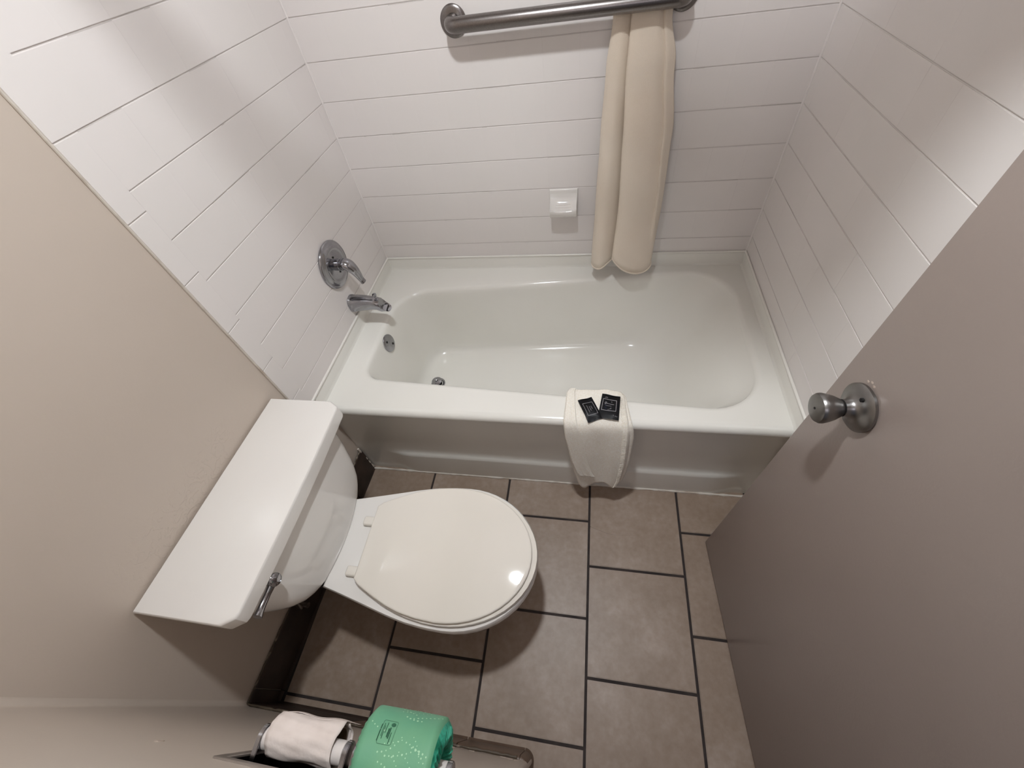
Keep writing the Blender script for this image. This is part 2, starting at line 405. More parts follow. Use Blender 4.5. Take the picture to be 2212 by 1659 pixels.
# caulk lines on top of the bases
bm = bmesh.new()
def ragged(p0, p1, n=26, r=0.003, amp=0.0016):
    a, b = Vector(p0), Vector(p1); out = []
    for i in range(n+1): out.append(a.lerp(b, i/n) + Vector((random.uniform(-1, 1), random.uniform(-1, 1), random.uniform(-1, 1)))*amp*0.5)
    return out, [r*random.uniform(0.6, 1.3) for _ in range(n+1)]
p_, r_ = ragged((wx(YN)+0.002, YN+0.004, BH+0.002), (XE-0.02, YN+0.004, BH+0.002), 60, 0.0035); add_tube(bm, p_, r_, 6)
obj('caulk_line', bm, M['caulk_d'], bf)
bm = bmesh.new()
p_, r_ = ragged((wx(YN)+0.004, YN+0.004, BH+0.002), (wx(0)+0.004, 0.01, BH+0.002), 60, 0.003); add_tube(bm, p_, r_, 6)
obj('caulk_line', bm, M['caulk_d'], bl)

rf = 0.016; cx0, cy0 = wx(YN)+rf, YN+rf
arc = [(cx0-rf*math.cos(t), cy0-rf*math.sin(t)) for t in [math.pi/2*k/8 for k in range(9)]]
lp = [(x, y) for x, y in arc] + [(wx(YN)-0.003, YN-0.003)]
obj('corner_fill', add_loft(bmesh.new(), [[(x, y, BH+0.001) for x, y in lp], [(x, y, HC-0.001) for x, y in lp]]), M['plaster'], wall_left, angle=60)
def blob(x, z, w_, h_, seed, y=YN):
    r = random.Random(seed)
    ring = [Vector((x+w_*r.uniform(0.6, 1.1)*math.cos(t*math.pi/5), y+0.0008, z+h_*r.uniform(0.5, 1.1)*math.sin(t*math.pi/5))) for t in range(10)]
    return ring
bm = bmesh.new()
for x, z, w_, h_, sd_ in ((0.2800, 0.804, 0.0045, 0.010, 3), (0.757, 0.165, 0.012, 0.010, 4), (0.738, 0.160, 0.009, 0.006, 5), (0.772, 0.170, 0.008, 0.012, 6), (0.655, 0.158, 0.010, 0.006, 8), (0.60, 0.156, 0.008, 0.005, 9)):
    rg = blob(x, z, w_, h_, sd_); add_loft(bm, [[p-Vector((0, 0.0012, 0)) for p in rg], rg])
obj('plaster_chips', bm, M['chip'], wall_front)['kind'] = 'stuff'

# ================================================================ DOOR
door = bpy.data.objects.new('door_1', None); C.objects.link(door); struct(door)
hinge = Vector((1.4085, -0.905, 0)); dirv = (Vector((1.3565, -0.178, 0)) - hinge).normalized()
DW = (Vector((1.3565, -0.178, 0)) - hinge).length
ang = math.atan2(dirv.y, dirv.x)
door.location = hinge; door.rotation_euler = (0, 0, ang)
# local: +x along door to latch edge, +y = room side (towards -x world)
slab = obj('door_leaf', box((0, -0.035, 0.014), (DW, 0, 2.04), 0.0015, 2), M['door'], door)
def to_local(p):
    v = Vector(p) - hinge; n = Vector((-dirv.y, dirv.x, 0)); return Vector((v.dot(dirv), v.dot(n), v.z))
kl = to_local((1.362, -0.251, 0.961)); KX, KZ = kl.x, kl.z
bm = bmesh.new()
add_lathe(bm, [(0.0395, 0.0), (0.0415, 0.002), (0.0415, 0.006), (0.037, 0.0095), (0.028, 0.0120), (0.0190, 0.0155), (0.0155, 0.020), (0.0145, 0.026), (0.014, 0.030), (0, 0.030)], (KX, 0, KZ), (0, 1, 0), 48)
rosette = obj('knob_rosette', bm, M['knob'], door)
bm = bmesh.new()
add_lathe(bm, [(0.0110, 0.029), (0.0140, 0.031), (0.0150, 0.0325), (0.0172, 0.036), (0.0212, 0.044), (0.0242, 0.053), (0.0258, 0.060), (0.0256, 0.064), (0.0235, 0.0675), (0.0185, 0.0692), (0, 0.0698)], (KX, 0, KZ), (0, 1, 0), 48)
knob = obj('door_knob', bm, M['knob'], door)
obj('keyhole', add_lathe(bmesh.new(), [(0.0020, 0.0690), (0.0020, 0.0705), (0, 0.0705)], (KX, 0, KZ), (0, 1, 0), 14), M['dark'], knob)
obj('knob_gap', add_lathe(bmesh.new(), [(0.0146, 0.0292), (0.0146, 0.0308)], (KX, 0, KZ), (0, 1, 0), 24), M['dark'], knob)
for sx, sz in ((-0.004, 0.0265), (0.004, -0.0265)):
    obj('screw_hole', add_lathe(bmesh.new(), [(0.0036, 0.0118), (0.0036, 0.0146), (0, 0.0146)], (KX+sx, 0, KZ+sz), (0, 1, 0), 16), M['dark'], rosette)
bm = bmesh.new()
for a_, rr_ in ((math.radians(62), 0.047), (math.radians(72), 0.049), (math.radians(80), 0.046)):
    cx_, cz_ = KX+math.cos(a_)*rr_, KZ+math.sin(a_)*rr_
    ring = [Vector((cx_+random.uniform(0.5, 1)*0.0035*math.cos(t*math.pi/4), 0.0004, cz_+random.uniform(0.5, 1)*0.0022*math.sin(t*math.pi/4))) for t in range(8)]
    add_loft(bm, [[v-Vector((0, 0.0004, 0)) for v in ring], ring])
chips = obj('paint_chips', bm, M['chip'], door)
for hz in (0.25, 1.05, 1.85):
    obj('hinge', add_tube(bmesh.new(), [(-0.006, -0.002, hz-0.045), (-0.006, -0.002, hz+0.045)], 0.006, 12), M['knob'], door)

# ================================================================ BATHTUB
RIM = 0.479
tub = empty('bathtub', 'white enamel alcove bathtub filling the tiled recess behind the toilet', 'bathtub', (0.76, 0.4, 0))
def outline(x0, x1, yfl, yfr, ybl, ybr, r, z, n=10, rr=None):
    """rounded quad; yf* front edge at left/right, yb* back edge at left/right; r corner radii (fl, fr, br, bl)"""
    c = [Vector((x0, yfl)), Vector((x1, yfr)), Vector((x1, ybr)), Vector((x0, ybl))]
    out = []
    for i in range(4):
        p = c[i]; a = (c[i-1]-p).normalized(); b = (c[(i+1) % 4]-p).normalized(); rad = r[i]
        half = a.angle(b)/2; tl = rad/math.tan(half); cc = p + (a+b).normalized()*rad/math.sin(half)
        s = p + a*tl - cc; e = p + b*tl - cc
        a0 = math.atan2(s.y, s.x); a1 = math.atan2(e.y, e.x)
        d = (a1-a0+math.pi) % (2*math.pi) - math.pi
        for k in range(n+1):
            t = a0 + d*k/n; out.append((cc.x+rad*math.cos(t), cc.y+rad*math.sin(t)))
    # subdivide straight runs
    res = []
    for i in range(4):
        seg = out[i*(n+1):(i+1)*(n+1)]; res += seg
        q0 = seg[-1]; q1 = out[((i+1) % 4)*(n+1)]
        for k in range(1, 12): t = k/12; res.append((q0[0]+(q1[0]-q0[0])*t, q0[1]+(q1[1]-q0[1])*t))
    return [(x, y, z) for x, y in res]
def bas(t, z):   # t: 0 rim opening .. 1 bottom
    L_ = lambda a, b: a+(b-a)*t
    return outline(L_(0.100, 0.150), L_(1.462, 1.230), L_(0.150, 0.215), L_(0.070, 0.150), L_(0.632, 0.625), L_(0.765, 0.705), [L_(a, b) for a, b in ((0.07, 0.10), (0.16, 0.14), (0.16, 0.14), (0.15, 0.12))], z)
def inset(l, d):
    cx_ = sum(p[0] for p in l)/len(l); cy_ = sum(p[1] for p in l)/len(l); out = []
    n = len(l)
    for i, p in enumerate(l):
        a = Vector(l[i-1][:2]); b = Vector(l[(i+1) % n][:2]); t = (b-a)
        if t.length < 1e-7: t = Vector((1, 0))
        t.normalize(); nn = Vector((-t.y, t.x)); 
        if nn.dot(Vector((cx_-p[0], cy_-p[1]))) < 0: nn = -nn
        out.append((p[0]+nn.x*d, p[1]+nn.y*d, p[2]))
    return out
YB = WY-0.006
outer = outline(-T, LX+T, 0.022, 0.022, YB, YB, (0.003,)*4, RIM)
op = bas(0, RIM)
loops = [outer, inset(op, -0.016), inset([(x, y, RIM-0.0015) for x, y, z in op], -0.008), [(x, y, RIM-0.006) for x, y, z in op],
         inset([(x, y, RIM-0.014) for x, y, z in op], 0.005), inset([(x, y, RIM-0.026) for x, y, z in op], 0.008)]
for t, z in ((0.16, 0.42), (0.34, 0.35), (0.52, 0.28), (0.70, 0.21), (0.84, 0.165)):
    loops.append(inset(bas(t, z), 0.008))
b1 = bas(0.93, 0.14); loops.append(inset(b1, 0.010))
loops.append(inset([(x, y, 0.124) for x, y, z in bas(1, 0)], 0.022)); loops.append(inset([(x, y, 0.1145) for x, y, z in bas(1, 0)], 0.046))
loops.append(inset([(x, y, 0.112) for x, y, z in bas(1, 0)], 0.080))
cxy = (0.69, 0.43)
last = loops[-1]; loops.append([(cxy[0]+(x-cxy[0])*0.45, cxy[1]+(y-cxy[1])*0.45, 0.110) for x, y, z in last])
put(obj('basin', add_loft(bmesh.new(), loops, False, True), M['tub'], angle=60), tub)
# front: rolled rim, recessed apron and the raised lower band that dies away at both ends
def bandk(x):
    return max(0.0, min(1.0, (x-0.12)/0.10)) * max(0.0, min(1.0, (1.50-x)/0.12))
bm = bmesh.new(); nX = 60; rings = []
for i in range(nX+1):
    x = -T + (LX+2*T)*i/nX; k = bandk(x)
    s_ = k*k*(3-2*k)
    zc = 0.150 + 0.004*math.sin(x*4)
    prof = [(0.022, RIM), (0.0135, RIM-0.0015), (0.0065, RIM-0.0055), (0.0015, RIM-0.012), (0.0, RIM-0.020), (0.001, RIM-0.027), (0.0045, RIM-0.032), (0.010, RIM-0.034),
            (0.020, RIM-0.036), (0.0235, RIM-0.042), (0.0245, RIM-0.055), (0.0245, zc+0.03), (0.0245-0.002*s_, zc+0.012), (0.0245-0.0065*s_, zc+0.002), (0.0245-0.0115*s_, zc-0.007), (0.0245-0.0125*s_, zc-0.016), (0.0245-0.0125*s_, 0.0), (0.05, 0.0)]
    rings.append([bm.verts.new((x, a, b)) for a, b in prof])
for a, b in zip(rings[:-1], rings[1:]):
    for i in range(len(a)-1): bm.faces.new((a[i], a[i+1], b[i+1], b[i]))
put(obj('apron', bm, M['tub'], angle=70), tub)
# tiling flange: low upstand on three sides
bm = bmesh.new()
def upstand(p0, p1, n):
    n = Vector((n[0], n[1], 0)); prof = [(0.0, RIM-0.004), (0.011, RIM-0.002), (0.0065, RIM+0.004), (0.005, RIM+0.012), (0.005, FL_TOP-0.006), (0.0035, FL_TOP-0.001), (0.0, FL_TOP)]
    add_loft(bm, [[Vector((p[0], p[1], 0)) + n*o_ + Vector((0, 0, z_)) for o_, z_ in prof] for p in (p0, p1)])
upstand((0.0, 0.006), (0.0, WY), (1, 0)); upstand((0.0, WY), (LX, WY), (0, -1)); upstand((LX, WY), (LX, 0.006), (-1, 0))
put(obj('wall_flange', bm, M['tub'], angle=60), tub)
bm = bmesh.new()
for a, b in (((0.004, YF+0.01, FL_TOP), (0.004, WY-0.004, FL_TOP)), ((0.004, WY-0.004, FL_TOP), (LX-0.004, WY-0.004, FL_TOP)), ((LX-0.004, WY-0.004, FL_TOP), (LX-0.004, YF+0.01, FL_TOP))):
    add_tube(bm, [a, b], 0.0046, 10)
put(obj('caulk_bead', bm, M['tub']), tub)
bm = bmesh.new()
p_, r_ = ragged((0.006, 0.013, 0.002), (LX-0.005, 0.010, 0.002), 90, 0.0048, 0.0010); add_tube(bm, p_, r_, 8)
p_, r_ = ragged((0.004, 0.016, 0.0), (0.002, 0.014, 0.17), 16, 0.0035, 0.001); add_tube(bm, p_, r_, 8)
put(obj('floor_caulk', bm, M['caulk']), tub)
# drain
DR = (0.232, 0.412)
bm = bmesh.new(); add_lathe(bm, [(0.034, 0.110), (0.034, 0.1135), (0.030, 0.1155), (0.024, 0.114), (0.022, 0.110), (0, 0.110)], (DR[0], DR[1], 0.0), (0, 0, 1), 32)
dr = put(obj('drain_ring', bm, M['chrome']), tub)
bm = bmesh.new(); add_lathe(bm, [(0.0, 0.112), (0.020, 0.112), (0.020, 0.114), (0.0, 0.114)], (DR[0], DR[1], 0), (0, 0, 1), 28); put(obj('drain_hole', bm, M['dark']), tub)
bm = bmesh.new()
add_lathe(bm, [(0.006, 0.114), (0.006, 0.124), (0.023, 0.126), (0.024, 0.129), (0.018, 0.132), (0.007, 0.133), (0.0065, 0.139), (0.004, 0.1415), (0, 0.142)], (DR[0]-0.003, DR[1]+0.003, 0), (0, 0, 1), 32)
put(obj('drain_stopper', bm, M['chrome']), tub)
# overflow plate on the sloping end wall
OV = Vector((0.112, 0.372, 0.428)); on = Vector((0.975, 0.0, 0.22)).normalized()
bm = bmesh.new(); add_lathe(bm, [(0.036, -0.012), (0.037, 0.002), (0.036, 0.006), (0.031, 0.0085), (0, 0.0095)], OV, on, 40)
ovp = put(obj('overflow_plate', bm, M['chrome']), tub)
ex, ey, ez = frame(on)
for s_ in (1, -1):
    c_ = OV + (Vector((0, 1, 0))*0.012 + on.cross(Vector((0, 1, 0)))*-0.016)*s_
    bm = bmesh.new(); add_lathe(bm, [(0.0048, 0.006), (0.0048, 0.0100), (0.003, 0.0108), (0, 0.0108)], c_, on, 16)
    s = obj('screw', bm, M['dark'], ovp)
    

# ================================================================ SHOWER VALVE
VY, VZ = 0.4400, 0.7640
vl = empty('shower_valve', 'round chrome shower valve with lever handle on left tiled wall', 'faucet', (0.0, VY, VZ))
bm = bmesh.new()
add_lathe(bm, [(0.083, 0.0), (0.085, 0.003), (0.0845, 0.008), (0.081, 0.011), (0.078, 0.010), (0.074, 0.013), (0.064, 0.0165), (0.057, 0.017), (0.052, 0.0145), (0.049, 0.0145), (0.030, 0.016), (0.024, 0.0165), (0, 0.0165)], (0, VY, VZ), (1, 0, 0), 72)
pl = put(obj('trim_plate', bm, M['chrome'], angle=60), vl)
for s_ in (1, -1):
    bm = bmesh.new(); add_lathe(bm, [(0.0035, 0.015), (0.0035, 0.018), (0, 0.0182)], (0, VY, VZ+0.030*s_), (1, 0, 0), 14); obj('screw', bm, M['dark'], pl)
bm = bmesh.new()
add_lathe(bm, [(0.021, 0.014), (0.021, 0.030), (0.0195, 0.031), (0.0195, 0.034), (0.021, 0.035), (0.021, 0.042), (0.019, 0.044)], (0, VY, VZ), (1, 0, 0), 40)
put(obj('stem_sleeve', bm, M['chrome']), vl)
bm = bmesh.new()
hp = spline([(0.038, VY, VZ+0.004), (0.050, VY, VZ+0.003), (0.062, VY+0.001, VZ-0.006), (0.072, VY+0.002, VZ-0.024), (0.077, VY+0.004, VZ-0.046), (0.080, VY+0.005, VZ-0.066), (0.085, VY+0.005, VZ-0.082)], 5)
rad = [interp([(0, 0.020), (0.15, 0.0245), (0.35, 0.0245), (0.6, 0.0185), (0.85, 0.0125), (1, 0.0130)], i/(len(hp)-1)) for i in range(len(hp))]
add_tube(bm, hp, rad, 24, up=(0, 1, 0), flat=0.72)
put(obj('lever_handle', bm, M['chrome'], angle=70), vl)

# ================================================================ TUB SPOUT
SY, SZ = 0.430, 0.592
spt = empty('tub_spout', 'chrome tub spout with diverter knob below the shower valve', 'faucet', (0.0, SY, SZ))
def spring(x, ry, rz, dz, n=32, sq=2.6):
    out = []
    for k in range(n):
        a = 2*math.pi*k/n; c_, s_ = math.cos(a), math.sin(a)
        out.append((x, SY+ry*math.copysign(abs(c_)**(2/sq), c_), SZ+dz+rz*math.copysign(abs(s_)**(2/sq), s_)))
    return out
loops = [spring(0.0, 0.029, 0.034, 0), spring(0.008, 0.030, 0.0345, 0), spring(0.012, 0.0285, 0.033, 0.0), spring(0.05, 0.027, 0.029, 0.002), spring(0.085, 0.0245, 0.025, 0.002), spring(0.105, 0.0235, 0.024, -0.001), spring(0.122, 0.023, 0.026, -0.008)]
def tilt(l, x0, ang_, drop):
    out = []
    for x, y, z in l:
        dz = z-(SZ+drop); out.append((x0+dz*math.sin(ang_), y, SZ+drop+dz*math.cos(ang_)))
    return out
loops += [tilt(spring(0, 0.0225, 0.024, -0.010), 0.131, -0.45, -0.010), tilt(spring(0, 0.021, 0.020, -0.018), 0.140, -0.85, -0.018), tilt(spring(0, 0.018, 0.016, -0.024), 0.141, -1.15, -0.024)]
put(obj('spout_body', add_loft(bmesh.new(), loops), M['chrome'], angle=50), spt)
bm = bmesh.new()
add_lathe(bm, [(0.0032, 0.0), (0.0032, 0.014), (0.0065, 0.016), (0.0082, 0.020), (0.0078, 0.025), (0.004, 0.0275), (0, 0.028)], (0.112, SY, SZ+0.019), (0, 0, 1), 20)
put(obj('diverter_knob', bm, M['chrome']), spt)
bm = bmesh.new(); add_lathe(bm, [(0.0, 0.0), (0.0135, 0.0), (0.0135, 0.0008), (0.0, 0.0008)], (0.1418, SY, SZ-0.0240), (0.90, 0, -0.44), 24)
put(obj('spout_outlet', bm, M['dark']), spt)

# ================================================================ SOAP DISH
sx0, sx1 = XA-SC+0.002, XA-0.002; sz0, sz1 = Z0+S+0.001, Z0+2*S-0.001
sd = empty('soap_dish', 'white ceramic soap dish set into the back wall tiles beside hanging towel', 'soap dish', ((sx0+sx1)/2, WY, sz0))
bm = bmesh.new(); add_box(bm, (sx0, WY-0.009, sz0), (sx1, WY+0.003, sz1), 0.004, 3)
put(obj('back_plate', bm, M['porc']), sd)
# tray: scooped shelf
bm = bmesh.new(); n = 14; cols = []
def prof_dish(k):   # k 0..1 across
    e = abs(2*k-1)**4   # raised side lips
    x = sx0+0.003 + (sx1-sx0-0.006)*k
    return [(x, WY-0.008, sz1-0.006), (x, WY-0.0105, sz1-0.028), (x, WY-0.015-0.010*e, sz1-0.038), (x, WY-0.024-0.012*e, sz1-0.0465+0.008*e), (x, WY-0.036-0.004*e, sz1-0.0555+0.012*e), (x, WY-0.049, sz1-0.0640+0.014*e),
            (x, WY-0.0555, sz1-0.0600+0.006*e), (x, WY-0.0590, sz1-0.0555+0.002*e), (x, WY-0.0625, sz1-0.0555+0.002*e), (x, WY-0.0655+0.003*e, sz1-0.060), (x, WY-0.0635+0.004*e, sz1-0.070), (x, WY-0.050, sz1-0.086), (x, WY-0.028, sz1-0.098), (x, WY-0.008, sz0+0.004)]
for i in range(n+1): cols.append([Vector(p) for p in prof_dish(i/n)])
add_loft(bm, cols)
put(obj('soap_tray', bm, M['porc'], angle=60), sd)
for k in range(3):
    bm = bmesh.new(); add_tube(bm, [(sx0+0.020, WY-0.028-0.008*k, sz1-0.0490-0.0058*k), (sx1-0.020, WY-0.028-0.008*k, sz1-0.0490-0.0058*k)], 0.0018, 8)
    put(obj('drain_rib', bm, M['porc']), sd)

# ================================================================ GRAB BAR
gb = empty('grab_bar', 'brushed steel grab bar mounted on back tile wall above bathtub', 'grab bar', (0.82, WY, 1.32))
GZ = 1.322; GY = 0.746; BR = 0.019; GX0, GX1 = 0.506, 1.134
pp = [(GX0, WY-0.004, GZ)] + [(GX0+0.024*(1-math.cos(a)), GY+0.024-0.024*math.sin(a), GZ) for a in [math.pi/2*k/8 for k in range(0, 9)]]
pp += [(GX0+0.024+(GX1-GX0-0.048)*k/12, GY, GZ) for k in range(1, 12)]
pp += [(GX1-0.024*(1-math.cos(a)), GY+0.024-0.024*math.sin(a), GZ) for a in [math.pi/2*(1-k/8) for k in range(0, 9)]] + [(GX1, WY-0.004, GZ)]
put(obj('bar', add_tube(bmesh.new(), pp, BR, 32, up=(0, 0, 1)), M['brushed'], angle=60), gb)
for gx in (GX0, GX1):
    bm = bmesh.new(); add_lathe(bm, [(0.0385, 0.0), (0.0385, 0.003), (0.036, 0.0055), (0.030, 0.0075), (0.0195, 0.0085), (0.0195, 0.004)], (gx, WY, GZ), (0, -1, 0), 48, caps=False)
    put(obj('wall_flange', bm, M['brushed']), gb)

# ================================================================ HANGING TOWEL
def towel():
    # cross-section (fraction along width, y) from left edge, S-fold in the middle
    top = [(0.956, 0.786), (0.964, 0.779), (0.982, 0.777), (1.000, 0.784), (1.018, 0.794), (1.022, 0.790), (1.004, 0.779), (1.020, 0.772), (1.045, 0.771), (1.072, 0.772), (1.086, 0.780), (1.092, 0.774), (1.108, 0.786)]
    t118 = [(0.944, 0.786), (0.955, 0.774), (0.975, 0.768), (0.992, 0.776), (1.010, 0.790), (1.014, 0.788), (1.002, 0.770), (1.018, 0.757), (1.045, 0.753), (1.080, 0.757), (1.104, 0.770), (1.110, 0.763), (1.134, 0.782)]
    t99 = [(0.937, 0.784), (0.948, 0.768), (0.970, 0.760), (0.990, 0.770), (1.012, 0.790), (1.020, 0.787), (1.008, 0.764), (1.024, 0.747), (1.055, 0.742), (1.095, 0.748), (1.126, 0.762), (1.132, 0.755), (1.158, 0.782)]
    t76 = [(0.931, 0.784), (0.942, 0.764), (0.966, 0.754), (0.990, 0.766), (1.018, 0.788), (1.030, 0.785), (1.012, 0.760), (1.028, 0.742), (1.060, 0.736), (1.098, 0.743), (1.134, 0.758), (1.140, 0.752), (1.160, 0.780)]
    t52 = [(0.924, 0.784), (0.934, 0.760), (0.958, 0.746), (0.984, 0.762), (1.012, 0.786), (1.022, 0.784), (1.002, 0.758), (1.016, 0.738), (1.050, 0.728), (1.090, 0.732), (1.122, 0.744), (1.146, 0.762), (1.150, 0.780)]
    sh = lambda l, d: [(x, y-d) for x, y in l]          # the cloth swings out from the wall towards its hem
    t118, t99, t76, t52 = sh(t118, 0.003), sh(t99, 0.012), sh(t76, 0.034), sh(t52, 0.074)
    keys = [(1.345, top), (1.29, top), (1.18, t118), (1.0, t99), (0.785, t76), (0.575, t52)]
    bots = [-0.020, -0.024, -0.020, -0.006, 0.008, 0.014, 0.024, 0.008, -0.018, -0.034, -0.036, -0.026, -0.012]   # hem offset per control point
    secs = []
    zs = []
    for (z0, a), (z1, b) in zip(keys[:-1], keys[1:]):
        m_ = 8
        for k in range(m_): zs.append((z0+(z1-z0)*k/m_, a, b, k/m_))
    zs.append((keys[-1][0], t52, t52, 0))
    rows_ = []
    nz = len(zs)
    for i, (z, a, b, t) in enumerate(zs):
        t = t*t*(3-2*t)
        pts_ = []
        for j, (p, q) in enumerate(zip(a, b)):
            x = p[0]+(q[0]-p[0])*t; y = p[1]+(q[1]-p[1])*t
            f = max(0, (0.85-z)/0.275)
            pts_.append(Vector((x, y + 0.0012*math.sin(z*31+j*1.7), z + bots[j]*f*f)))
        rows_.append(spline(pts_, 5))
    bm = bmesh.new(); R_ = [[bm.verts.new(p) for p in r] for r in rows_]
    for a, b in zip(R_[:-1], R_[1:]):
        for k in range(len(a)-1): bm.faces.new((a[k], a[k+1], b[k+1], b[k]))
    o = obj('bath_towel', bm, M['towel'], angle=180)
    md = o.modifiers.new('thick', 'SOLIDIFY'); md.thickness = 0.004; md.offset = 0
    return o, rows_
tw, trows = towel()
tag(tw, 'cream cloth towel hanging in folds from the right end of grab bar', 'towel')
bm = bmesh.new()
hem = [p + Vector((0, -0.002, 0.004)) for p in trows[-1]]
add_tube(bm, hem, 0.0036, 8, up=(0, 0, 1), flat=0.8)
hm = obj('bottom_hem', bm, M['towel'], tw, angle=80)
# turned-over top of the towel resting on the bar
bm = bmesh.new(); rr_ = []
for x in [0.962+0.012*k for k in range(13)]:
    rr_.append([bm.verts.new((x, yy_, zz_)) for yy_, zz_ in ((0.790, 1.342), (0.780, 1.3475), (0.765, 1.3475), (0.750, 1.3445), (0.742, 1.344))])
for a, b in zip(rr_[:-1], rr_[1:]):
    for k in range(4): bm.faces.new((a[k], a[k+1], b[k+1], b[k]))
o = obj('turned_edge', bm, M['towel'], tw, angle=180); md = o.modifiers.new('thick', 'SOLIDIFY'); md.thickness = 0.004; md.offset = 0

# ================================================================ WASHCLOTH
def cloth_layer(xl, xr, path_t, bot, seed, thick, name, parent=None, wav=1.0):
    """draped strip: follows rim profile from inside lip over the front edge and down. xl/xr functions of s"""
    rnd = random.Random(seed)
    path = spline([(0.112, RIM+0.004), (0.085, RIM+0.006), (0.05, RIM+0.007), (0.022, RIM+0.006), (0.004, RIM-0.001), (-0.006, RIM-0.016), (-0.009, RIM-0.05), (-0.009, 0.38), (-0.010, 0.30), (-0.011, 0.22), (-0.010, bot)], 5) if False else None
    P = spline([Vector((0, 0.118, RIM+0.001)), Vector((0, 0.100, RIM+0.005)), Vector((0, 0.06, RIM+0.006)), Vector((0, 0.026, RIM+0.005)), Vector((0, 0.004, RIM-0.001)), Vector((0, -0.006, RIM-0.018)), Vector((0, -0.013, 0.42)), Vector((0, -0.020, 0.36)), Vector((0, -0.027, 0.29)), Vector((0, -0.033, 0.22)), Vector((0, -0.037, 0.165))], 5)
    n = len(P); nx = 30
    bm = bmesh.new(); R_ = []
    for i, p in enumerate(P):
        s_ = i/(n-1); d = (P[min(i+1, n-1)]-P[max(i-1, 0)]).normalized(); nn = Vector((0, d.z, -d.y)); 
        if nn.dot(Vector((0, -1, 1))) < 0: nn = -nn
        row = []
        for k in range(nx+1):
            u = k/nx; x = xl(s_)+(xr(s_)-xl(s_))*u
            off = path_t + wav*(0.0022*math.sin(u*9+s_*5+seed)+0.0016*math.sin(u*17-s_*9+seed)) + rnd.uniform(-1, 1)*0.0006
            e = min(1, min(u, 1-u)*14); off = off - thick*0.45*(1-e)
            z_add = 0
            if s_ > 0.72: z_add = ((s_-0.72)/0.28)**1.5 * bot(u)
            row.append(bm.verts.new((x, p.y+nn.y*off, p.z+nn.z*off+z_add)))
        R_.append(row)
    for a, b in zip(R_[:-1], R_[1:]):
        for k in range(nx): bm.faces.new((a[k], a[k+1], b[k+1], b[k]))
    CO = [[v.co.copy() for v in r] for r in R_]
    o = obj(name, bm, M['terry'], parent, angle=180)
    md = o.modifiers.new('thick', 'SOLIDIFY'); md.thickness = thick; md.offset = -1
    return o, CO
wc = empty('washcloth', 'folded white terry washcloth draped over the front rim of bathtub', 'towel', (0.95, 0.05, RIM))
xl0 = lambda s_: interp([(0, 0.866), (0.1, 0.856), (0.4, 0.850), (0.6, 0.856), (0.8, 0.876), (0.92, 0.892), (1, 0.905)], s_)
xr0 = lambda s_: interp([(0, 1.030), (0.1, 1.040), (0.4, 1.050), (0.6, 1.056), (0.8, 1.058), (0.93, 1.052), (1, 1.040)], s_)
bot0 = lambda u: -0.052*math.exp(-((u-0.16)/0.22)**2) - 0.004 - 0.034*math.exp(-((u-0.92)/0.16)**2)
o_, top_rows = cloth_layer(xl0, xr0, 0.013, bot0, 2, 0.0075, 'top_fold'); put(o_, wc)
xl1 = lambda s_: xl0(s_)+0.004
xr1 = lambda s_: xr0(s_)+interp([(0, 0.002), (0.3, 0.010), (0.6, 0.016), (0.85, 0.012), (1, 0.008)], s_)
bot1 = lambda u: bot0(u)*0.8+0.010
o_, _ = cloth_layer(xl1, xr1, 0.005, bot1, 5, 0.0045, 'under_fold', wav=0.3); put(o_, wc)
# narrow third fold showing as a vertical step on the hanging face
xl2 = lambda s_: xl0(s_)+0.003
xr2 = lambda s_: xl0(s_)+interp([(0, 0.02), (0.45, 0.045), (0.6, 0.058), (1, 0.056)], s_)
o_, _ = cloth_layer(xl2, xr2, 0.0165, lambda u: 0.045, 9, 0.004, 'inner_fold', wav=0.25); put(o_, wc)
# overlocked edge: one ridge per stitch
bm = bmesh.new()
for i in range(3, len(top_rows)-1):
    for h_ in (0.0, 0.5):
        p0 = top_rows[i][-4].lerp(top_rows[i+1][-4], h_); p1 = top_rows[i][-2].lerp(top_rows[i+1][-2], h_)
        d = (top_rows[i+1][-3]-top_rows[i][-3]).normalized(); n_ = Vector((0, d.z, -d.y))
        if n_.dot(Vector((0, -1, 1))) < 0: n_ = -n_
        add_tube(bm, [p0+n_*0.0010, p1+n_*0.0014+d*0.0005], 0.0016, 6)
put(obj('overlock_stitching', bm, M['terry'], angle=80), wc)['kind'] = 'stuff'

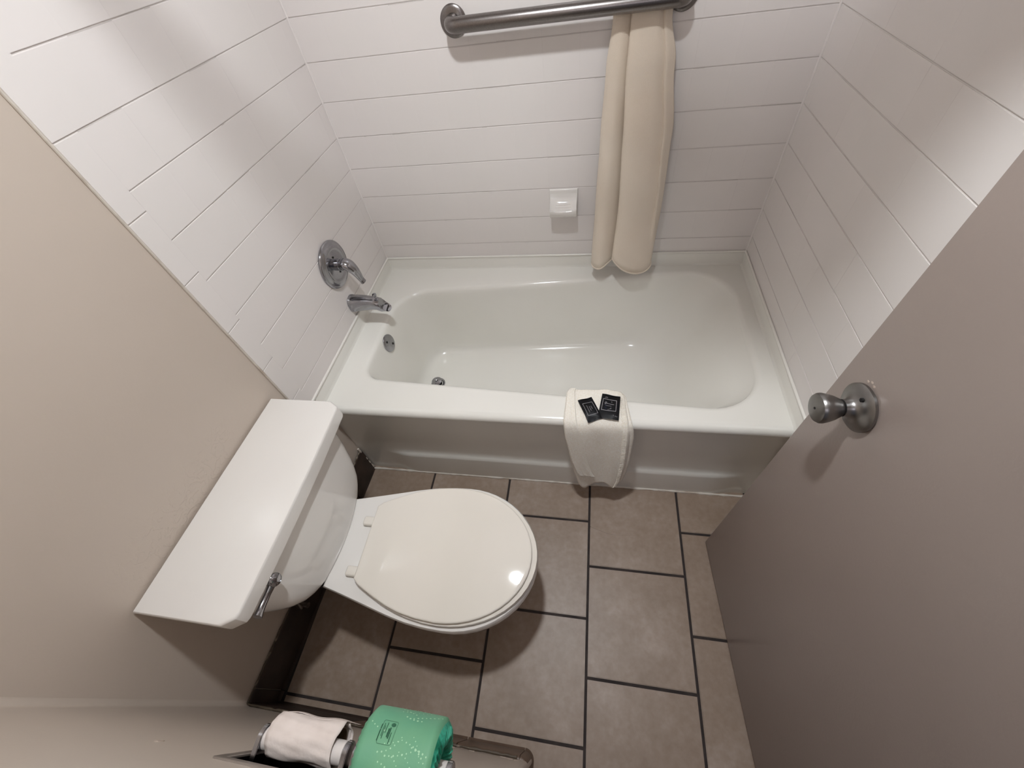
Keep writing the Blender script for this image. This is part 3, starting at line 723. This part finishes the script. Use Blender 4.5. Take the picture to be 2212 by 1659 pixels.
# ================================================================ SACHETS
def sachet(name, label, corners, zc, bulge, builder):
    """corners: 4 world xy (order: top-left, top-right, bottom-right, bottom-left), lies on the cloth"""
    root = empty(name, label, 'toiletry', (sum(c[0] for c in corners)/4, sum(c[1] for c in corners)/4, zc), 'toiletry packets on the washcloth')
    c = [Vector((a, b, 0)) for a, b in corners]
    def P(u, v, h=0):
        top_ = c[0].lerp(c[1], u); bot_ = c[3].lerp(c[2], u); p = top_.lerp(bot_, v)
        b_ = bulge*(max(0, math.sin(math.pi*min(1, max(0, u))))**0.6)*(max(0, math.sin(math.pi*min(1, max(0, (v-0.1)/0.8))))**0.6)
        drop = 0.0 if p.y > 0.012 else (0.012-p.y)*0.35
        return Vector((p.x, p.y, zc + b_ + h - drop + 0.0012*math.sin(u*7+v*3)))
    bm = bmesh.new(); n = 16
    up = [[bm.verts.new(P(i/n, j/n)) for i in range(n+1)] for j in range(n+1)]
    dn = [[bm.verts.new(P(i/n, j/n)*1.0 - Vector((0, 0, 0.0012 + 0.8*(P(i/n, j/n).z-zc if P(i/n, j/n).z > zc else 0)))) for i in range(n+1)] for j in range(n+1)]
    for j in range(n):
        for i in range(n):
            bm.faces.new((up[j][i], up[j][i+1], up[j+1][i+1], up[j+1][i])); bm.faces.new((dn[j][i], dn[j+1][i], dn[j+1][i+1], dn[j][i+1]))
    for i in range(n):
        bm.faces.new((up[0][i], dn[0][i], dn[0][i+1], up[0][i+1])); bm.faces.new((up[n][i], up[n][i+1], dn[n][i+1], dn[n][i]))
        bm.faces.new((up[i][0], up[i+1][0], dn[i+1][0], dn[i][0])); bm.faces.new((up[i][n], dn[i][n], dn[i+1][n], up[i+1][n]))
    put(obj('wrapper', bm, M['packet'], angle=50), root)
    # crimped seals
    bm = bmesh.new()
    for v in (0.02, 0.045, 0.07, 0.93, 0.955, 0.98):
        add_tube(bm, [P(u, v, 0.0002) for u in (0.02, 0.25, 0.5, 0.75, 0.98)], 0.0004, 5)
    put(obj('crimped_seal', bm, M['packet']), root)['kind'] = 'stuff'
    bm = bmesh.new()
    def stroke(pts_, w_=0.0005, m_=None):
        add_tube(bm, [P(u, v, 0.0004) for u, v in pts_], w_, 5)
    builder(stroke)
    put(obj('printed_front', bm, M['print']), root)
    return root, P
def dense(a, b, n=6): return [(a[0]+(b[0]-a[0])*k/n, a[1]+(b[1]-a[1])*k/n) for k in range(n+1)]
def scribble(stroke, u0, v0, u1, v1, amp, n, seed, w_=0.0005):
    r = random.Random(seed); pts_ = []
    n = n*2
    for k in range(n+1):
        t = k/n; u = u0+(u1-u0)*t; v = v0+(v1-v0)*t
        du, dv = (v1-v0), (u1-u0)
        L_ = math.hypot(du, dv); s_ = (1 if k % 2 else -1)*amp*r.uniform(0.25, 1)
        pts_.append((u-du/L_*s_+r.uniform(-1, 1)*0.004, v+dv/L_*s_+r.uniform(-1, 1)*0.004))
    stroke(pts_, w_)
def left_print(stroke):
    a, b, c_, d = (0.17, 0.24), (0.83, 0.24), (0.83, 0.78), (0.17, 0.78)
    for p, q in ((a, b), (b, c_), (c_, d), (d, a)): stroke(dense(p, q), 0.00055)
    scribble(stroke, 0.36, 0.36, 0.36, 0.68, 0.026, 15, 3)
    scribble(stroke, 0.50, 0.42, 0.50, 0.62, 0.026, 9, 4)
    scribble(stroke, 0.62, 0.42, 0.62, 0.56, 0.022, 7, 5)
def right_print(stroke):
    a, b, c_, d = (0.11, 0.23), (0.82, 0.23), (0.82, 0.70), (0.11, 0.70)
    for p, q in ((a, b), (b, c_), (c_, d), (d, a)): stroke(dense(p, q), 0.0008)
    # script word with tall first letter, tagline under it, flourish below
    stroke([(0.30, 0.37), (0.26, 0.36), (0.23, 0.40), (0.25, 0.44), (0.30, 0.43)], 0.0008)
    stroke([(0.28, 0.42), (0.30, 0.34), (0.33, 0.42)], 0.0006)
    scribble(stroke, 0.33, 0.41, 0.70, 0.425, 0.013, 15, 8, 0.0008)
    scribble(stroke, 0.28, 0.50, 0.58, 0.505, 0.010, 12, 11, 0.0005)
    stroke([(0.54, 0.33), (0.57, 0.29), (0.60, 0.33), (0.55, 0.33)], 0.0004)
    stroke([(0.40, 0.66), (0.47, 0.65), (0.55, 0.60), (0.57, 0.57), (0.58, 0.62), (0.54, 0.63)], 0.0005)
    stroke([(0.20, 0.17), (0.24, 0.13), (0.28, 0.17)], 0.0005); stroke([(0.27, 0.14), (0.31, 0.13), (0.34, 0.18)], 0.0004)
    stroke([(0.72, 0.87), (0.735, 0.868)], 0.0012)
    scribble(stroke, 0.80, 0.885, 0.92, 0.895, 0.008, 8, 15, 0.0004)
ZP = RIM+0.0245
sachet('soap_packet', 'small black bar-soap packet, left of two on the washcloth', [(0.893, 0.068), (0.936, 0.083), (0.972, 0.006), (0.928, -0.010)], ZP, 0.006, left_print)
rt, PR = sachet('shampoo_sachet', 'wider black sachet with white script, right of two on the washcloth', [(0.970, 0.098), (1.026, 0.088), (1.019, 0.001), (0.956, 0.008)], ZP+0.001, 0.0035, right_print)
bm = bmesh.new()
for pts_ in ([(0.18, 0.50), (0.24, 0.46), (0.33, 0.50), (0.30, 0.54)], [(0.20, 0.60), (0.28, 0.58), (0.36, 0.61), (0.28, 0.62)]):
    add_tube(bm, [PR(u, v, 0.0004) for u, v in spline([Vector((a, b, 0)) for a, b in pts_], 3) and [(p.x, p.y) for p in spline([Vector((a, b, 0)) for a, b in pts_], 3)]], 0.0008, 5)
put(obj('printed_swirl', bm, M['print_blue']), rt)

# ================================================================ TOILET
TC = -0.402
toi = empty('toilet', 'white two-piece toilet with closed lid against the left wall', 'toilet', (0.45, TC, 0))
BT = [(0.20, 0.130), (0.228, 0.136), (0.27, 0.1455), (0.31, 0.155), (0.36, 0.167), (0.41, 0.179), (0.46, 0.189), (0.52, 0.1955), (0.57, 0.197)]
def bowl_out(scale=1.0, z=0.385, x0=0.20, a_=0.231, cx_=0.57, w0=0.197, tab=BT, yshift=0.0, sx=None):
    pts_ = []
    xs = [tab[0][0] + (cx_-tab[0][0])*k/18 for k in range(18)]
    for x in xs: pts_.append((x, -interp(tab, x)))
    for k in range(25):
        t = -math.pi/2 + math.pi*k/24
        pts_.append((cx_+a_*math.cos(t), w0*math.sin(t)))
    for x in reversed(xs): pts_.append((x, interp(tab, x)))
    sx = sx if sx is not None else scale
    ox = 0.55
    return [(ox+(x-ox)*sx, TC+yshift+y*scale, z) for x, y in pts_]
bm = bmesh.new()
add_loft(bm, [bowl_out(0.97, 0.386), bowl_out(0.985, 0.386), bowl_out(1.0, 0.380), bowl_out(1.003, 0.360), bowl_out(0.995, 0.342), bowl_out(0.965, 0.326), bowl_out(0.90, 0.30, sx=0.93), bowl_out(0.80, 0.24, sx=0.86), bowl_out(0.66, 0.17, sx=0.74),
              bowl_out(0.56, 0.10, sx=0.66), bowl_out(0.54, 0.04, sx=0.68), bowl_out(0.58, 0.012, sx=0.72), bowl_out(0.58, 0.0, sx=0.72)])
put(obj('bowl', bm, M['porc'], angle=50), toi)
# seat ring and lid
LT = [(0.300, 0.104), (0.306, 0.112), (0.33, 0.124), (0.37, 0.142), (0.41, 0.158), (0.45, 0.170), (0.50, 0.1785), (0.555, 0.182)]
def lid_out(sc_, z, d=0.0): return bowl_out(sc_, z, cx_=0.555, a_=0.233, w0=0.182, tab=LT, yshift=0.0)
ST = [(0.315, 0.112), (0.34, 0.130), (0.38, 0.149), (0.42, 0.164), (0.47, 0.177), (0.52, 0.1845), (0.56, 0.186)]
def seat_out(sc_, z): return bowl_out(sc_, z, cx_=0.56, a_=0.2415, w0=0.186, tab=ST)
bm = bmesh.new(); add_loft(bm, [seat_out(0.97, 0.388), seat_out(1.0, 0.391), seat_out(1.003, 0.397), seat_out(0.998, 0.402), seat_out(0.97, 0.404)])
put(obj('seat', bm, M['seat'], angle=50), toi)
bm = bmesh.new()
zl = lambda r: 0.4150+0.0105*(1-r*r)
add_loft(bm, [lid_out(0.96, 0.4055), lid_out(0.985, 0.406), lid_out(0.997, 0.4085), lid_out(1.0, 0.4115), lid_out(0.997, 0.4135), lid_out(0.988, 0.4150), lid_out(0.975, 0.4158)] + [lid_out(r, zl(r)) for r in (0.95, 0.9, 0.85, 0.78, 0.7, 0.6, 0.5, 0.4, 0.3, 0.2, 0.1, 0.03)])
put(obj('seat_lid', bm, M['seat'], angle=60), toi)
for hy in (-0.341, -0.485):
    bm = bmesh.new(); add_box(bm, (0.262, hy-0.014, 0.385), (0.312, hy+0.014, 0.402), 0.006, 3); put(obj('seat_hinge', bm, M['seat']), toi)
# tank
TY = -0.3905
TW = [(0.372, 0.118), (0.378, 0.135), (0.39, 0.158), (0.41, 0.182), (0.434, 0.199), (0.47, 0.216), (0.50, 0.2255), (0.54, 0.2365), (0.58, 0.2450), (0.62, 0.2515), (0.652, 0.2555)]
TF = [(0.372, 0.214), (0.39, 0.221), (0.43, 0.223), (0.50, 0.220), (0.58, 0.213), (0.652, 0.205)]
def tank_out(z):
    h = interp(TW, z); xf = interp(TF, z); pts_ = []
    xb = 0.004; r = 0.045
    pts_.append((xb, -h+0.01)); pts_.append((xb+0.01, -h))
    pts_.append((xf-r-0.04, -h))
    for k in range(7):
        a = -math.pi/2 + math.pi/2*k/6; pts_.append((xf-r-0.012+r*math.cos(a), -h+r+r*math.sin(a)))
    for k in range(1, 10):
        t = k/10; y = (-h+r)+(2*h-2*r)*t; pts_.append((xf-0.012+0.012*(1-(2*t-1)**2), y))
    for k in range(7):
        a = math.pi/2*k/6; pts_.append((xf-r-0.012+r*math.cos(a), h-r+r*math.sin(a)))
    pts_.append((xf-r-0.04, h)); pts_.append((xb+0.01, h)); pts_.append((xb, h-0.01))
    return [(x, TY+y, z) for x, y in pts_]
zs = [0.372, 0.375, 0.380, 0.39, 0.40, 0.415, 0.434, 0.452, 0.47, 0.485, 0.50, 0.52, 0.54, 0.56, 0.58, 0.60, 0.62, 0.652]
put(obj('tank', add_loft(bmesh.new(), [tank_out(z) for z in zs]), M['porc'], angle=60), toi)
def tl_out(d, z):
    h = 0.2845-d; y0 = -0.3875; xf = 0.2235-d; c_ = 0.032; xb0, xb1 = wx(-0.672)+0.005+d, wx(-0.103)+0.005+d
    k1 = d*0.4
    pts_ = [(xb0, -h), (0.10, -h), (xf-c_-0.006+k1, -h), (xf-c_+0.002+k1, -h+0.001), (xf-0.004, -h+c_*0.62-0.003+k1*0.3), (xf, -h+c_*0.62+0.006)]
    for k in range(1, 10):
        t = k/10; pts_.append((xf+0.005*(1-(2*t-1)**2), (-h+c_*0.62)+(2*h-2*c_*0.62)*t))
    pts_ += [(xf, h-c_*0.62-0.006), (xf-0.004, h-c_*0.62+0.003-k1*0.3), (xf-c_+0.002+k1, h-0.001), (xf-c_-0.006+k1, h), (0.10, h), (xb1, h)]
    return [(x, y0+y, z) for x, y in pts_]
bm = bmesh.new()
add_loft(bm, [tl_out(0.010, 0.647), tl_out(0.0015, 0.647), tl_out(0.0, 0.649), tl_out(0.0, 0.6845), tl_out(0.0010, 0.6875), tl_out(0.0028, 0.6896), tl_out(0.0055, 0.6905)])
put(obj('tank_lid', bm, M['porc'], angle=28), toi)
# flush lever
lv = bmesh.new()
add_lathe(lv, [(0.013, 0.0), (0.014, 0.003), (0.010, 0.006), (0.009, 0.012)], (0.204, -0.566, 0.622), (1, 0, 0.1), 28)
lvr = put(obj('flush_lever', lv, M['chrome']), toi)
bm = bmesh.new()
add_lathe(bm, [(0.0, -0.012), (0.010, -0.012), (0.0150, -0.005), (0.0155, 0.003), (0.0140, 0.006), (0, 0.0075)], (0.226, -0.566, 0.632), (1, 0, 0.35), 32)
pa = spline([(0.224, -0.572, 0.630), (0.222, -0.590, 0.627), (0.221, -0.610, 0.626), (0.222, -0.630, 0.627), (0.224, -0.642, 0.629)], 4)
add_tube(bm, pa, [interp([(0, 0.0105), (0.3, 0.0080), (0.7, 0.0090), (1, 0.0115)], k/(len(pa)-1)) for k in range(len(pa))], 14, up=(0, 0, 1), flat=0.8)
obj('lever_arm', bm, M['chrome'], lvr, angle=60)
# tank bolt with rubber washer, seen below the near corner of the tank
bm = bmesh.new(); add_lathe(bm, [(0.022, 0.345), (0.024, 0.352), (0.022, 0.372), (0.012, 0.376)], (0.185, -0.508, 0), (0, 0, 1), 24); put(obj('tank_gasket', bm, M['rubber']), toi)
# water supply: stop valve, hose
bm = bmesh.new()
add_tube(bm, spline([(wx(-0.55)+0.03, -0.56, 0.17), (0.06, -0.575, 0.22), (0.075, -0.56, 0.30), (0.085, -0.53, 0.375)], 6), 0.006, 10)
add_tube(bm, [(wx(-0.55)+0.008, -0.56, 0.17), (0.05, -0.56, 0.17)], 0.009, 12)
put(obj('supply_hose', bm, M['brushed']), toi)

# ================================================================ TOILET PAPER HOLDER
AY, AZ = -0.806, 0.778
ph = empty('toilet_paper_holder', 'recessed chrome double toilet paper holder in the near wall', 'paper holder', (0.59, YN, RZ0))
bm = bmesh.new()
fw, ft = 0.012, 0.003
for lo2, hi2 in (((RX0-fw, YN-0.001, RZ1-0.002), (RX1+fw, YN+ft, RZ1+fw)), ((RX0-fw, YN-0.001, RZ0-fw), (RX1+fw, YN+ft, RZ0+0.002)), ((RX0-fw, YN-0.001, RZ0), (RX0+0.002, YN+ft, RZ1)), ((RX1-0.002, YN-0.001, RZ0), (RX1+fw, YN+ft, RZ1))):
    add_box(bm, lo2, hi2, 0.001, 1)
put(obj('recess_frame', bm, M['nickel_frame']), ph)
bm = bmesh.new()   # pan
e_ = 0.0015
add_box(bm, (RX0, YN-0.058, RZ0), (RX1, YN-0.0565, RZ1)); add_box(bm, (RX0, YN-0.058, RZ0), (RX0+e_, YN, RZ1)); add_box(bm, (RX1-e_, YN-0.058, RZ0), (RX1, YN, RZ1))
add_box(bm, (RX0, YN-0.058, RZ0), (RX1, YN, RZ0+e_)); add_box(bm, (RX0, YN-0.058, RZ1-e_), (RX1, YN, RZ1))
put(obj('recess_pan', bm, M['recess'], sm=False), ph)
def arm(x, w_=0.008, rr0=0.0165, top=0.0):
    loops = []
    prof_ = [(YN-0.055, AZ-0.011), (YN, AZ-0.013)] 
    ring = [(-0.055, -0.012), (0.0, -0.013)]
    pts_ = [Vector((0, YN-0.055, AZ-0.012)), Vector((0, AY-0.004, AZ-rr0))]
    for k in range(9):
        a = -math.pi/2 + math.pi*k/8; pts_.append(Vector((0, AY+rr0*math.cos(a), AZ+rr0*math.sin(a))))
    pts_ += [Vector((0, YN-0.055, AZ+0.012))]
    bm = bmesh.new()
    add_loft(bm, [[p+Vector((x-w_/2, 0, 0)) for p in pts_], [p+Vector((x+w_/2, 0, 0)) for p in pts_]])
    es = [e for e in bm.edges if abs(e.verts[0].co.x-e.verts[1].co.x) < 1e-6]
    bmesh.ops.bevel(bm, geom=es, offset=0.001, segments=2, affect='EDGES')
    put(obj('holder_arm', bm, M['chrome'], angle=35), ph)
for x in (0.4355, 0.5785, 0.5945, 0.739): arm(x)
for x0, x1 in ((0.4385, 0.5755), (0.5975, 0.736)):
    bm = bmesh.new(); xm = (x0+x1)/2
    add_lathe(bm, [(0.0, 0.0), (0.013, 0.0), (0.0155, 0.002), (0.0155, 0.010), (0.0135, 0.0105), (0.0135, x1-x0-0.026), (0.0152, x1-x0-0.0255), (0.0152, x1-x0-0.002), (0.012, x1-x0), (0, x1-x0)], (x0, AY, AZ), (1, 0, 0), 28)
    put(obj('roller', bm, M['white_plastic']), ph)

# nearly finished roll: cardboard core with a few loose turns
r1 = empty('toilet_paper_roll', 'nearly used up white toilet paper roll, left of the green wrapped one', 'toilet paper', (0.503, AY, AZ-0.005), 'toilet paper rolls in the holder')
cy, cz = AY+0.006, AZ-0.008
bm = bmesh.new()
ri, ro = 0.0215, 0.0228
add_lathe(bm, [(ri, 0), (ro, 0), (ro, 0.106), (ri, 0.106), (ri, 0)], (0.4505, cy, cz), (1, 0, 0), 36, caps=False)
put(obj('cardboard_core', bm, M['card']), r1)
bm = bmesh.new(); R_ = []; nn_ = 72; nt_ = 16
rnd = random.Random(4)
for i in range(nt_+1):
    u = i/nt_; row = []
    for k in range(nn_):
        a = 2*math.pi*k/nn_*1.12 - 2.5
        loose = 0.0016*math.sin(3*a+2*u)+0.0012*math.sin(7*a+5*u+1)+0.0008*math.sin(13*a-7*u)
        rr2 = 0.0252 + 0.0040*k/nn_ + loose*0.45 + 0.0012*math.sin(9*u+a*2)
        # loose outer turn flares at the right-hand end
        rr2 += 0.003*max(0, u-0.75)*4*(0.5+0.5*math.cos(a+0.6))
        row.append(bm.verts.new((0.448+0.112*u + 0.0015*math.sin(a*3), cy+rr2*math.cos(a), cz+rr2*math.sin(a))))
    R_.append(row)
for a, b in zip(R_[:-1], R_[1:]):
    for k in range(nn_-1): bm.faces.new((a[k], a[k+1], b[k+1], b[k]))
o = put(obj('loose_paper', bm, M['paper'], angle=180), r1); md = o.modifiers.new('t', 'SOLIDIFY'); md.thickness = 0.0009
# curled-out sheet edge past the right end
bm = bmesh.new(); R_ = []
for i in range(7):
    u = i/6; row = []
    for k in range(15):
        a = math.radians(-120 + 100*k/14); rr2 = 0.0285+0.002*math.sin(k*0.9)*u
        row.append(bm.verts.new((0.545+0.020*u-0.006*abs(k/14-0.4), cy+rr2*math.cos(a), cz+rr2*math.sin(a))))
    R_.append(row)
for a, b in zip(R_[:-1], R_[1:]):
    for k in range(14): bm.faces.new((a[k], a[k+1], b[k+1], b[k]))
o = put(obj('curled_sheet', bm, M['paper'], angle=180), r1); md = o.modifiers.new('t', 'SOLIDIFY'); md.thickness = 0.0008
# tail hanging down
bm = bmesh.new(); R_ = []
for i in range(10):
    t = i/9; row = []
    for k in range(13):
        u = k/12; row.append(bm.verts.new((0.450+0.098*u, cy+0.0268+0.0015*math.sin(u*8+t*3)-0.004*t, cz-0.010-0.070*t-0.008*u*t)))
    R_.append(row)
for a, b in zip(R_[:-1], R_[1:]):
    for k in range(12): bm.faces.new((a[k], a[k+1], b[k+1], b[k]))
o = put(obj('hanging_tail', bm, M['paper'], angle=180), r1); md = o.modifiers.new('t', 'SOLIDIFY'); md.thickness = 0.0008

# wrapped green roll
gr = empty('wrapped_toilet_roll', 'full toilet roll in green dotted wrapper with pleated ends', 'toilet paper', (0.665, AY, AZ-0.01), 'toilet paper rolls in the holder')
GR, gx0, gx1 = 0.0600, 0.609, 0.722
gcy, gcz = AY+0.004, AZ-0.004
def gsurf(a, x, h=0.0):
    u = (x-gx0)/(gx1-gx0)
    r = GR + 0.0010*math.sin(3*a+4*u) + 0.0008*math.sin(5*a-3*u) + h
    e = min(u, 1-u); r -= 0.005*max(0, 1-e/0.05)**2
    return Vector((x, gcy+r*math.cos(a), gcz+r*math.sin(a)))
bm = bmesh.new(); nn_ = 72; rings = []
for i in range(25):
    x = gx0+(gx1-gx0)*i/24; rings.append([bm.verts.new(gsurf(2*math.pi*k/nn_, x)) for k in range(nn_)])
skin(bm, rings)
put(obj('wrapper', bm, M['green'], angle=180), gr)
for side, xx, sg in (('l', gx0, -1), ('r', gx1, 1)):
    bm = bmesh.new(); rings = []
    for j, (fr, dx, pl_) in enumerate(((1.0, 0.0, 0.0), (0.90, 0.004, 0.0010), (0.72, 0.0050, 0.0028), (0.52, 0.0020, 0.0034), (0.36, -0.006, 0.0026), (0.28, -0.016, 0.001))):
        ring = []
        for k in range(144):
            a = 2*math.pi*k/144; b_ = gsurf(a, xx); c_ = Vector((xx, gcy, gcz)); tw_ = a+0.35*(1-fr)
            q = c_ + Vector((0, math.cos(tw_), math.sin(tw_)))*((b_-c_).length*fr) + Vector((sg*(dx+pl_*(1 if k % 4 < 2 else -1)*(0.6+0.4*math.sin(k*1.3))), 0, 0))
            ring.append(bm.verts.new(q))
        rings.append(ring)
    skin(bm, rings)
    put(obj('pleated_end', bm, M['teal'] if side == 'r' else M['green'], angle=25), gr)
# printed dots: strings of dots along arcs, as on the paper
bm = bmesh.new(); rnd = random.Random(12)
def dot(a, x, r):
    X_ = gsurf(a, x, 0.00035); n = 10; c_ = bm.verts.new(gsurf(a, x, 0.0005)); rg = [bm.verts.new(gsurf(a+r/GR*math.sin(2*math.pi*k/n), x+r*math.cos(2*math.pi*k/n), 0.0003)) for k in range(n)]
    for k in range(n): bm.faces.new((c_, rg[k], rg[(k+1) % n]))
for arc in range(34):
    a0 = rnd.uniform(-1.2, 2.4); x0 = rnd.uniform(gx0+0.006, gx1-0.03); th = rnd.uniform(-0.6, 0.8); cur = rnd.uniform(-0.32, 0.32); nD = rnd.randint(5, 9); r0 = rnd.uniform(0.0007, 0.0013)
    s_, x_ = a0*GR, x0
    for k in range(nD):
        if gx0+0.003 < x_ < gx1-0.004: dot(s_/GR, x_, r0*rnd.uniform(0.85, 1.3))
        s_ += math.sin(th)*0.0062; x_ += math.cos(th)*0.0062; th += cur*0.6
put(obj('printed_dots', bm, M['dot']), gr)['kind'] = 'stuff'
# printed panel: outlined box with small bars and an oval
bm = bmesh.new()
A0, X0 = 1.22, 0.636
def gp(u, v): return gsurf(A0 - (1-v)*0.030/GR, X0 + u*0.022, 0.0006)     # u across, v down the wrap
def gl(p, q, w_): add_tube(bm, [gp(p[0]+(q[0]-p[0])*k/4, p[1]+(q[1]-p[1])*k/4) for k in range(5)], w_, 4)
for p, q in (((0, 0.05), (0, 0.95)), ((1, 0.05), (1, 0.95)), ((0.06, 0), (0.94, 0)), ((0.06, 1), (0.94, 1)), ((0, 0.05), (0.06, 0)), ((1, 0.05), (0.94, 0)), ((0, 0.95), (0.06, 1)), ((1, 0.95), (0.94, 1))): gl(p, q, 0.00022)
for u, v0, v1, w_ in ((-0.04, 0.2, 0.9, 0.0005), (0.14, 0.15, 0.7, 0.00045), (0.22, 0.25, 0.8, 0.00045), (0.34, 0.1, 0.55, 0.0004), (0.54, 0.35, 0.7, 0.0010), (0.64, 0.30, 0.75, 0.0010), (0.78, 0.5, 0.95, 0.0006)):
    gl((u, v0), (u, v1), w_)
c0 = bm.verts.new(gp(0.74, 0.16)); rg = [bm.verts.new(gp(0.74+0.16*math.cos(2*math.pi*k/16), 0.16+0.09*math.sin(2*math.pi*k/16))) for k in range(16)]
for k in range(16): bm.faces.new((c0, rg[k], rg[(k+1) % 16]))
put(obj('printed_panel', bm, M['stamp']), gr)

# ================================================================ OFF-FRAME LIGHT AND ROD (they light and shade what is seen)
cl = empty('ceiling_light', 'round glass ceiling lamp above the bathroom floor', 'lamp', (LAMP[0], LAMP[1], HC))
bm = bmesh.new(); add_lathe(bm, [(0.085, 0.0), (0.085, -0.045), (0.080, -0.052), (0.054, -0.052), (0.052, -0.046), (0.052, -0.02), (0, -0.02)], (LAMP[0], LAMP[1], HC), (0, 0, 1), 40)
put(obj('lamp_housing', bm, M['brushed']), cl)
bm = bmesh.new(); add_lathe(bm, [(0.050, -0.035), (0.050, -0.050), (0.048, -0.053), (0.03, -0.0548), (0, -0.055)], (LAMP[0], LAMP[1], HC), (0, 0, 1), 40)
put(obj('lamp_diffuser', bm, M['bulb']), cl)
RODY, RODZ = -0.030, 2.10
rod = obj('shower_rod', add_tube(bmesh.new(), [(0.0, RODY, RODZ), (LX, RODY, RODZ)], 0.0125, 20), M['chrome'])
tag(rod, 'chrome shower curtain rod spanning the alcove above the bathtub', 'curtain rod')
bm = bmesh.new(); R_ = []
nx = 80
XS = (0.885, 0.87, 0.83, 0.803, 0.803, 0.83, 0.87, 0.885)
for i in range(nx+1):
    u = i/nx; wv = 0.018*math.sin(u*38)
    row = [(RODY-0.055+wv, 2.01), (RODY-0.045+wv, 2.06), (RODY-0.03+wv*0.6, 2.12), (RODY-0.01+wv*0.4, 2.22), (RODY+0.02+wv*0.4, 2.20), (RODY+0.035+wv*0.6, 2.10), (RODY+0.05+wv, 2.05), (RODY+0.055+wv, 2.01)]
    R_.append([bm.verts.new((x0+(1.506-x0)*u, a, b)) for x0, (a, b) in zip(XS, row)])
for a, b in zip(R_[:-1], R_[1:]):
    for k in range(7): bm.faces.new((a[k], a[k+1], b[k+1], b[k]))
cu = obj('shower_curtain', bm, M['curtain'], angle=180); md = cu.modifiers.new('t', 'SOLIDIFY'); md.thickness = 0.002
tag(cu, 'white shower curtain bunched up over the right half of the rod', 'curtain')
